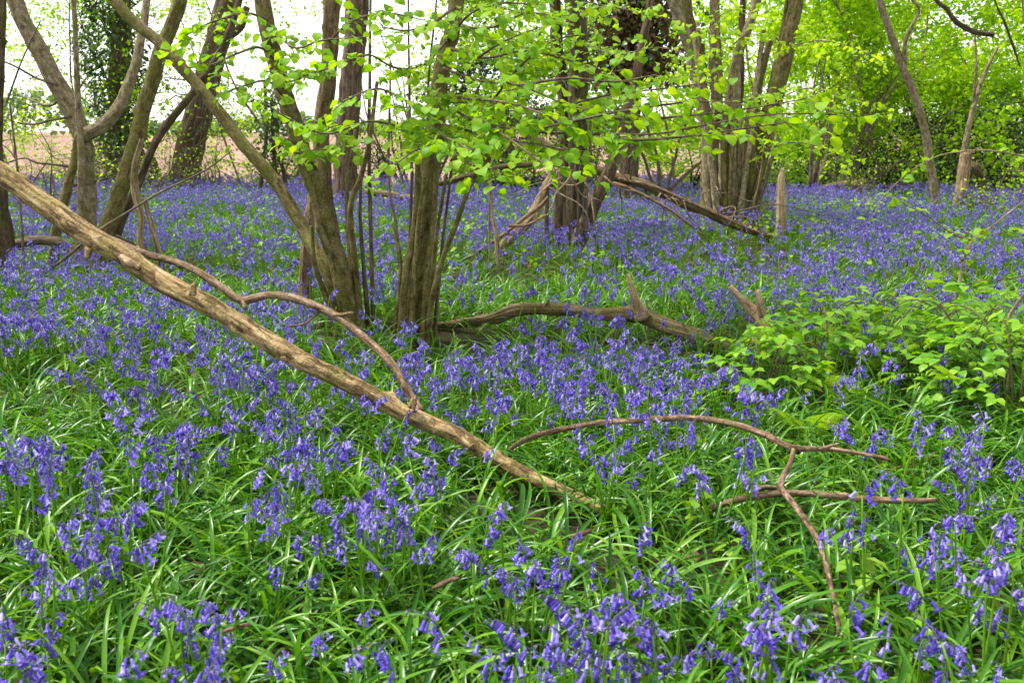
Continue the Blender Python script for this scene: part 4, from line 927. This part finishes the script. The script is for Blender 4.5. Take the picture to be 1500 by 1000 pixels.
class Var: pass
def bluebell_variant(seed):
    rn = random.Random(seed); v = Var()
    H = rn.uniform(.32, .46); top = rn.uniform(.055, .115); bend = rn.uniform(.02, .07)
    lx, ly = rn.gauss(0, .02), rn.gauss(0, .02)
    def pt(t):
        z = H * t; q = max(0, (z - (H - top)) / top)
        return Vector((lx * t * t + bend * q * q, ly * t * t, z - .35 * bend * q * q))
    P = [pt(t) for t in (-.05, .3, .6, .75, .85, .92, .97, 1.0)]
    mb = MB(); tube(mb, P[:5], [.0040, .0037, .0033, .0028, .0021], 5, .12); tube(mb, P[4:], [.0019, .0016, .0013, .001], 5, .06, m=1)
    v.bells = []; nb = rn.choice((7, 8, 9, 10, 11, 12, 13, 14, 15)); young = rn.random() < .22
    v.young, v.nb = young, nb
    for k in range(nb):
        f = k / (nb - 1); t = 1 - (top / H) * (1 - f) * .98; p = pt(t)
        a = rn.gauss(0, 1.15) if f < .85 else rn.gauss(0, .6)
        isbud = f > (.45 if young else .86); up = (.9 if young and isbud else .15)
        L_ = .016 * (1 - .6 * f) + .004
        o = Vector((math.cos(a), math.sin(a), 0))
        e = p + o * L_ + Vector((0, 0, up * L_))
        tube(mb, [p, p + o * L_ * .6 + Vector((0, 0, L_ * (.3 + up * .4))), e], [.0009, .0008, .0008], 4, .02, m=1)
        tilt = rn.uniform(.25, .75) if not (young and isbud) else rn.uniform(1.3, 2.3)
        ax = o * math.sin(tilt) - Vector((0, 0, 1)) * math.cos(tilt)
        q = (-ax).to_track_quat('Z', 'X')
        sc = (rn.uniform(.9, 1.25) if not isbud else rn.uniform(.6, .95)) * (1.08 - .2 * f)
        v.bells.append((isbud, Matrix.Translation(e) @ q.to_matrix().to_4x4() @ Matrix.Rotation(rn.uniform(0, 6.28), 4, 'Z') @ Matrix.Scale(sc, 4)))
    v.stem = mb.mesh('stem', [M['stem'], M['stemtop']])
    full = MB(); full.V, full.T, full.Q, full.tm, full.qm, full.tc, full.n = list(mb.V), list(mb.T), list(mb.Q), list(mb.tm), list(mb.qm), list(mb.tc), mb.n
    fl = MB()
    for isbud, m in v.bells:
        src = BUD_MB if isbud else BELL_MB; V = np.concatenate(src.V); V = (np.c_[V, np.ones(len(V))] @ np.array(m).T)[:, :3]
        T = np.concatenate(src.T) if src.T else None
        full.add(V, T, np.concatenate(src.Q), 3 if isbud else 2); fl.add(V, T, np.concatenate(src.Q), 1 if isbud else 0)
    v.full = full.mesh('bluebell_template', [M['stem'], M['stemtop'], M['bell'], M['bud']])
    v.head = fl.mesh('flower_head', [M['bell'], M['bud']])
    return v
VARS = [bluebell_variant(100 + i) for i in range(18)]

def strap_leaf(seed):
    rn = random.Random(seed); mb = MB(); L_ = rn.uniform(.24, .42); w = rn.uniform(.0042, .0088); el = rn.uniform(.8, 1.45); n = 9
    droop = rn.uniform(.06, .26); p = Vector((0, 0, -.01)); V = []; tw = rn.gauss(0, .12); sidec = rn.gauss(0, .06); az = 0.0; roll = 0
    for i in range(n + 1):
        t = i / n; ww = w * (min(1, .5 + t * 2.2)) * (1 - max(0, (t - .55) / .45) ** 2 * .97)
        d = Vector((math.cos(el) * math.cos(az), math.cos(el) * math.sin(az), math.sin(el)))
        s = Vector((-math.sin(az), math.cos(az), 0)); nn = d.cross(s)
        s2 = s * math.cos(roll) + nn * math.sin(roll); n2 = -s * math.sin(roll) + nn * math.cos(roll)
        V += [p + s2 * ww - n2 * ww * -.45, p, p - s2 * ww - n2 * ww * -.45]
        p = p + d * (L_ / n); el -= droop * (.4 + 1.5 * t); az += sidec; roll += tw
        if p.z < .012: el = max(el, .05)
    Q = []
    for i in range(n):
        a = i * 3; Q += [(a, a + 1, a + 4, a + 3), (a + 1, a + 2, a + 5, a + 4)]
    mb.add([tuple(v) for v in V], None, Q)
    return mb
STRAP_MB = [strap_leaf(300 + i) for i in range(14)]
STRAP = [m.mesh('leaf', M['strap']) for m in STRAP_MB]
def tuft_variant(seed, n):
    rn = random.Random(seed); mb = MB()
    for k in range(n):
        s = rn.choice(STRAP_MB); V = np.concatenate(s.V)
        m = Matrix.Translation((rn.gauss(0, .02), rn.gauss(0, .02), 0)) @ Matrix.Rotation(rn.uniform(0, 6.28), 4, 'Z') @ Matrix.Scale(rn.uniform(.7, 1.1), 4)
        mb.add((np.c_[V, np.ones(len(V))] @ np.array(m).T)[:, :3], None, np.concatenate(s.Q))
    return mb.mesh('tuft_template', M['strap'])
TUFTS = [tuft_variant(500 + i, 7) for i in range(10)]

# where they stand
bases = [(o.location.x, o.location.y, .28 if 'stool' in o.name or 'tree' in o.name else .1) for o in (tA, tB, tC, tE, tF, tH)] + [(tD.location.x, tD.location.y, .45)]
brs = [(*onground(*g).xy, w) for (g, w, h, n, lab) in BR]
def blocked(x, y):
    return any((x - a) ** 2 + (y - c) ** 2 < r * r for a, c, r in bases)
def inbramble(x, y):
    return any((x - a) ** 2 + (y - c) ** 2 < (r * 1.15) ** 2 for a, c, r in brs)
def ingap(x, y):      # the green opening left of the dark trunk, with few flowers
    g = onground(720, 425); return ((x - g.x) / .9) ** 2 + ((y - g.y) / 1.2) ** 2 < 1
def halfw(y): return .56 * y + 2.3
def proj(x, y, z):
    d = Vector((x, y, z - CAM_H)); f = d.y * CP - d.z * SP; u = d.y * SP + d.z * CP
    return 750 + FPX * d.x / f, 500 - FPX * u / f
def scatter(y0, y1, dens, keep):
    out = []
    A = (halfw(y0) + halfw(y1)) * (y1 - y0); n = int(A * dens)
    while n > 0:
        y = math.sqrt(random.uniform(y0 * y0, y1 * y1)) if y0 > 0 else random.uniform(y0, y1); x = random.uniform(-halfw(y), halfw(y)); n -= 1
        if blocked(x, y) or y > wood_edge(x) - 1.0 or (x > 4 and y > 21.5): continue
        if random.random() < keep(x, y): out.append((x, y))
    return out
def patch(x, y, s=1.0, o=0.0):
    return .5 + .9 * noise.noise((x * s + o, y * s, 7.7))
def keep_far(x, y):
    k = min(1, max(.14, .6 + 1.9 * noise.noise((x * .6, y * .6, 2)) + .9 * noise.noise((x * 1.9, y * 1.9, 5))))
    if inbramble(x, y): k *= .15
    if ingap(x, y): k *= .25
    return k
flowers = scatter(7.0, 12, 76, keep_far) + scatter(12, 27, 86, keep_far)
# nearer than 7 m they grow in clumps
def clumps(y0, y1, dens, nmean, spread):
    out = []
    for (x, y) in scatter(y0, y1, dens, lambda x, y: (.15 if inbramble(x, y) else .3 if ingap(x, y) else min(1, max(.12, .5 + 1.9 * noise.noise((x * .8, y * .8, 4)))))):
        for k in range(max(1, int(random.gauss(nmean, nmean * .4)))):
            out.append((x + random.gauss(0, spread), y + random.gauss(0, spread)))
    return out
flowers += clumps(4.8, 7.2, 28, 4.8, .10) + clumps(3.1, 4.8, 24, 4.8, .085) + clumps(1.7, 3.1, 7, 4, .075)
HERO = [(570, 775, 14, .05), (870, 955, 15, .08), (940, 930, 8, .05), (290, 920, 10, .06), (150, 800, 10, .07), (80, 845, 6, .05), (20, 975, 10, .06), (780, 975, 6, .05), (1000, 835, 10, .07), (1110, 960, 9, .06),
        (1230, 965, 6, .05), (1420, 790, 10, .06), (1300, 790, 7, .05), (950, 785, 5, .04), (760, 830, 7, .06), (690, 800, 5, .06), (400, 730, 8, .06), (270, 650, 10, .06), (160, 715, 9, .07), (640, 690, 6, .06),
        (1470, 880, 5, .05), (1390, 970, 9, .08), (560, 965, 3, .06), (690, 975, 4, .06), (1090, 690, 8, .06), (460, 690, 7, .07), (880, 680, 7, .07), (60, 680, 10, .09), (1450, 700, 7, .07), (600, 530, 8, .12), (660, 550, 9, .12), (720, 535, 8, .12), (790, 520, 9, .12), (840, 560, 9, .12), (900, 540, 9, .12), (960, 530, 9, .12), (1020, 565, 8, .12), (700, 600, 9, .12), (610, 620, 8, .12), (860, 615, 9, .12), (540, 560, 8, .12), (770, 575, 10, .12), (960, 590, 7, .1), (240, 850, 3, .08), (480, 890, 3, .09), (1170, 860, 3, .07)]
def onplane(px, py, z):
    u = (px - 750) / FPX; v = (500 - py) / FPX; t = (CAM_H - z) / (SP - v * CP)
    return Vector((u * t, t * (CP + v * SP), z))
herop = []
for (hx, hy, n, sp_) in HERO:
    c = onplane(hx, hy, .30)
    for k in range(int(n * 1.3)): herop.append((c.x + random.gauss(0, sp_), c.y + random.gauss(0, sp_)))
def open_view(x, y, zs, w, lines):
    for z in zs:
        px, py = proj(x, y, gz(x, y) + z)
        for pts, half in lines:
            for a, b_ in zip(pts[:-1], pts[1:]):
                dx, dy = b_[0] - a[0], b_[1] - a[1]; t = max(0, min(1, ((px - a[0]) * dx + (py - a[1]) * dy) / (dx * dx + dy * dy)))
                if y < a[2] + (b_[2] - a[2]) * t and math.hypot(px - a[0] - dx * t, py - a[1] - dy * t) < half + w: return False
    return True
POLE_L = [(pp, 22)]
LOG_L = [([(1085, 517, 6.25), (1020, 492, 6.4), (940, 464, 6.6), (860, 458, 6.7), (765, 453, 6.85), (700, 470, 7.0), (640, 474, 7.1)], 10), ([(920, 402, 6.5), (942, 464, 6.5)], 8), ([(1070, 419, 6.0), (1128, 490, 5.95)], 8)]
FORK_L = [([(1302, 673, 3.3), (1162, 656, 3.35), (1070, 620, 3.5), (950, 616, 3.65), (830, 628, 3.7), (746, 660, 3.7)], 6), ([(1371, 733, 3.1), (1210, 724, 3.18), (1095, 728, 3.22), (1028, 750, 3.25)], 7), ([(1162, 656, 3.35), (1143, 714, 3.2), (1185, 770, 2.82), (1215, 850, 2.52), (1232, 945, 2.34)], 6)]
SMALL_L = [([(326, 925, 2.32), (372, 912, 2.32)], 5), ([(634, 862, 2.5), (672, 845, 2.5)], 5), ([(832, 790, 2.78), (868, 778, 2.78)], 5), ([(1215, 855, 2.62), (1285, 850, 2.62)], 22), ([(990, 780, 3.0), (1050, 775, 3.0)], 14), ([(880, 765, 3.1), (925, 775, 3.1)], 10),
           ([(1190, 575, 4.3), (1290, 560, 4.3)], 28), ([(1120, 635, 4.0), (1215, 620, 4.1)], 14)]
ALL_L = POLE_L + LOG_L + FORK_L + SMALL_L
def clear(x, y):
    return y > 7.2 or open_view(x, y, (.22, .28, .34), 8, ALL_L) or random.random() < .10
flowers = [f for f in flowers if clear(*f)]; herop = [f for f in herop if clear(*f)]
cand = []
for (x, y) in flowers + herop:
    px, py = proj(x, y, gz(x, y) + .27)
    cand.append((x, y, px, py))
vis = sorted([c for c in cand if 8 < c[2] < 1492 and 40 < c[3] < 992], key=lambda c: c[1])
near = vis[:300]; nearset = set((c[0], c[1]) for c in near)
rest = [c for c in cand if (c[0], c[1]) not in nearset]
hero_c = [onplane(h[0], h[1], .3) for h in HERO]
def bell_label(px, py, x, y):
    c = hero_c[0]
    if (x - c.x) ** 2 + (y - c.y) ** 2 < .16 ** 2: return 'bluebell in the tight upright clump at lower centre', 'tight bluebell clump'
    if py > 880:
        return (('bluebell at the bottom left corner', 'bluebells at bottom left corner') if px < 420 else ('bluebell at the very bottom of the picture, near the middle', 'bluebells at bottom middle') if px < 780 else
                ('bluebell of the dense clump at the bottom edge right of centre', 'bluebells at bottom edge right of centre') if px < 960 else ('bluebell at the bottom edge just left of the forked branch tip', 'bluebells left of the branch tip') if px < 1180 else ('bluebell at the bottom right corner', 'bluebells at bottom right corner'))
    if py > 760:
        return (('bluebell in the grassy foreground, lower left', 'bluebells in the lower left foreground') if px < 420 else ('bluebell among strap leaves around the tight clump, lower centre', 'bluebells around the tight clump') if px < 780 else
                ('bluebell in the grassy foreground below the broken end of the slanting pole', 'bluebells below the pole end') if px < 1160 else ('bluebell below the forked branch, lower right', 'bluebells below the forked branch'))
    return (('bluebell near the left edge, below the slanting pole', 'bluebells near the left edge') if px < 170 else ('bluebell in the drift between the left edge and the slanting pole', 'bluebells between left edge and pole') if px < 420 else ('bluebell close under the slanting pole near its middle', 'bluebells under the middle of the pole') if px < 780 else
            ('bluebell between the pole end and the arching forked branch', 'bluebells between pole end and forked branch') if px < 1160 else ('bluebell in front of the bramble bushes, right side', 'bluebells before the bramble'))
for i, (x, y, px, py) in enumerate(near):
    v = VARS[random.randrange(len(VARS))]
    lab, grp = bell_label(px, py, x, y)
    look = 'budding' if v.young else 'full-headed' if v.nb >= 12 else 'sparse-headed'
    lab, grp = look + ' ' + lab, look + ' ' + grp
    t = thing('bluebell', (x, y, gz(x, y)), lab, 'bluebell', grp)
    t.rotation_euler = (random.gauss(0, .11), random.gauss(0, .11), random.uniform(0, 6.28)); s = random.uniform(.72, 1.02); t.scale = (s, s, s)
    st = place('stem', v.stem, t)
    if i < 150:
        for isbud, m in v.bells: place('bud' if isbud else 'bell', BUD if isbud else BELL, st, m)
    else: tag(place('flower_head', v.head, st), kind='stuff')
    for k in range(3 if i < 150 else 2):
        place('leaf', STRAP[random.randrange(len(STRAP))], t, Matrix.Rotation(random.uniform(0, 6.28), 4, 'Z') @ Matrix.Scale(random.uniform(.7, 1.05), 4))

def instanced(name, pts, templates, label, cat, smin, smax, tilt):
    """one object: templates standing on the given points (geometry nodes)"""
    n = len(pts)
    me = bpy.data.meshes.new(name); me.vertices.add(n)
    me.vertices.foreach_set("co", np.array([(x, y, gz(x, y)) for x, y in pts], np.float32).ravel())
    a = me.attributes.new("rot", 'FLOAT_VECTOR', 'POINT')
    a.data.foreach_set("vector", np.stack([RS.normal(0, tilt, n), RS.normal(0, tilt, n), RS.uniform(0, 6.283, n)], 1).astype(np.float32).ravel())
    a = me.attributes.new("scl", 'FLOAT', 'POINT'); a.data.foreach_set("value", RS.uniform(smin, smax, n).astype(np.float32))
    a = me.attributes.new("var", 'INT', 'POINT'); a.data.foreach_set("value", RS.randint(0, len(templates), n).astype(np.int32))
    o = place(name, me); tag(o, label, cat, kind='stuff')
    ng = bpy.data.node_groups.new(name + "_nodes", 'GeometryNodeTree')
    ng.interface.new_socket("Geometry", in_out='INPUT', socket_type='NodeSocketGeometry'); ng.interface.new_socket("Geometry", in_out='OUTPUT', socket_type='NodeSocketGeometry')
    N, L = ng.nodes.new, ng.links.new
    gi, go, jn = N('NodeGroupInput'), N('NodeGroupOutput'), N('GeometryNodeJoinGeometry')
    def attr(nm, ty):
        k = N('GeometryNodeInputNamedAttribute'); k.data_type = ty; k.inputs['Name'].default_value = nm; return k.outputs['Attribute']
    rot, scl, var = attr("rot", 'FLOAT_VECTOR'), attr("scl", 'FLOAT'), attr("var", 'INT')
    for i, tm in enumerate(templates):
        to = bpy.data.objects.new(tm.name, tm)
        oi = N('GeometryNodeObjectInfo'); oi.inputs['Object'].default_value = to; oi.inputs['As Instance'].default_value = False
        cp = N('FunctionNodeCompare'); cp.data_type = 'INT'; cp.operation = 'EQUAL'; L(var, cp.inputs[2]); cp.inputs[3].default_value = i
        ip = N('GeometryNodeInstanceOnPoints'); L(gi.outputs[0], ip.inputs['Points']); L(cp.outputs[0], ip.inputs['Selection']); L(oi.outputs['Geometry'], ip.inputs['Instance'])
        L(rot, ip.inputs['Rotation']); L(scl, ip.inputs['Scale']); L(ip.outputs[0], jn.inputs[0])
    L(jn.outputs[0], go.inputs[0])
    md = o.modifiers.new("scatter", 'NODES'); md.node_group = ng
    return o
instanced('bluebell_drift', [(c[0], c[1]) for c in rest], [v.full for v in VARS], 'drift of bluebells carpeting the wood floor to the field edge', 'bluebells', .68, 1.02, .12)

# strap leaves and grass between them
tuftp = scatter(1.2, 4.6, 165, lambda x, y: .6 if inbramble(x, y) else 1) + scatter(4.6, 9, 75, lambda x, y: .5 if inbramble(x, y) else 1) + scatter(9, 27.2, 26, lambda x, y: 1)
tuftp = [p for p in tuftp if p[1] > 7.2 or open_view(*p, (.14, .2), 4, ALL_L) or random.random() < .12]
instanced('bluebell_leaves', tuftp, TUFTS, 'dense green strap leaves covering the wood floor among the bluebells', 'leaves', .62, 1.06, .12)

# dead leaves on the floor
mb = MB(); lp = scatter(1.6, 14, 26, lambda x, y: 1)
pos = np.array([(x, y, gz(x, y) + random.uniform(.005, .05)) for x, y in lp]); n = len(pos)
leaves(mb, 'hazel', pos, RS.uniform(.03, .07, n), RS.uniform(0, 6.28, n), RS.normal(0, .4, n), RS.normal(0, .5, n))
tag(mb.build('leaf_litter', M['deadleaf']), 'brown dead leaves lying on the wood floor', 'leaf litter', kind='stuff')
# low green ground plants deeper in the wood
lp = scatter(9, 26.5, 5, lambda x, y: max(0, .3 + 1.2 * noise.noise((x * .4, y * .4, 31))))
pos = np.repeat(np.array([(x, y, gz(x, y)) for x, y in lp]), 10, 0); n = len(pos)
pos = pos + np.stack([RS.normal(0, .13, n), RS.normal(0, .13, n), RS.uniform(.08, .34, n)], 1)
mb = MB(); leaves(mb, 'bramble', pos, RS.uniform(.04, .085, n), RS.uniform(0, 6.28, n), RS.normal(-.1, .4, n), RS.normal(0, .4, n))
tag(mb.build('ground_cover', M['nettle']), 'scattered yellow-green low plants between the distant bluebells', 'ground cover', kind='stuff')

# tops of the near trees, above the frame
for root, pts in ((tA, [(370, -260, 6.9), (485, -280, 7.2)]), (tB, [(690, -280, 6.9)]), (tC, [(845, -250, 12)]), (tD, [(960, -180, 14.6), (1190, -180, 14.2)]), (tE, [(-40, -190, 10.6)]), (tF, [(300, -200, 9.9)])):
    treetop(root, [(at(*p), .03) for p in pts], 6, .9, 4, .07)
print('near', len(near), 'rest', len(rest), 'tufts', len(tuftp))
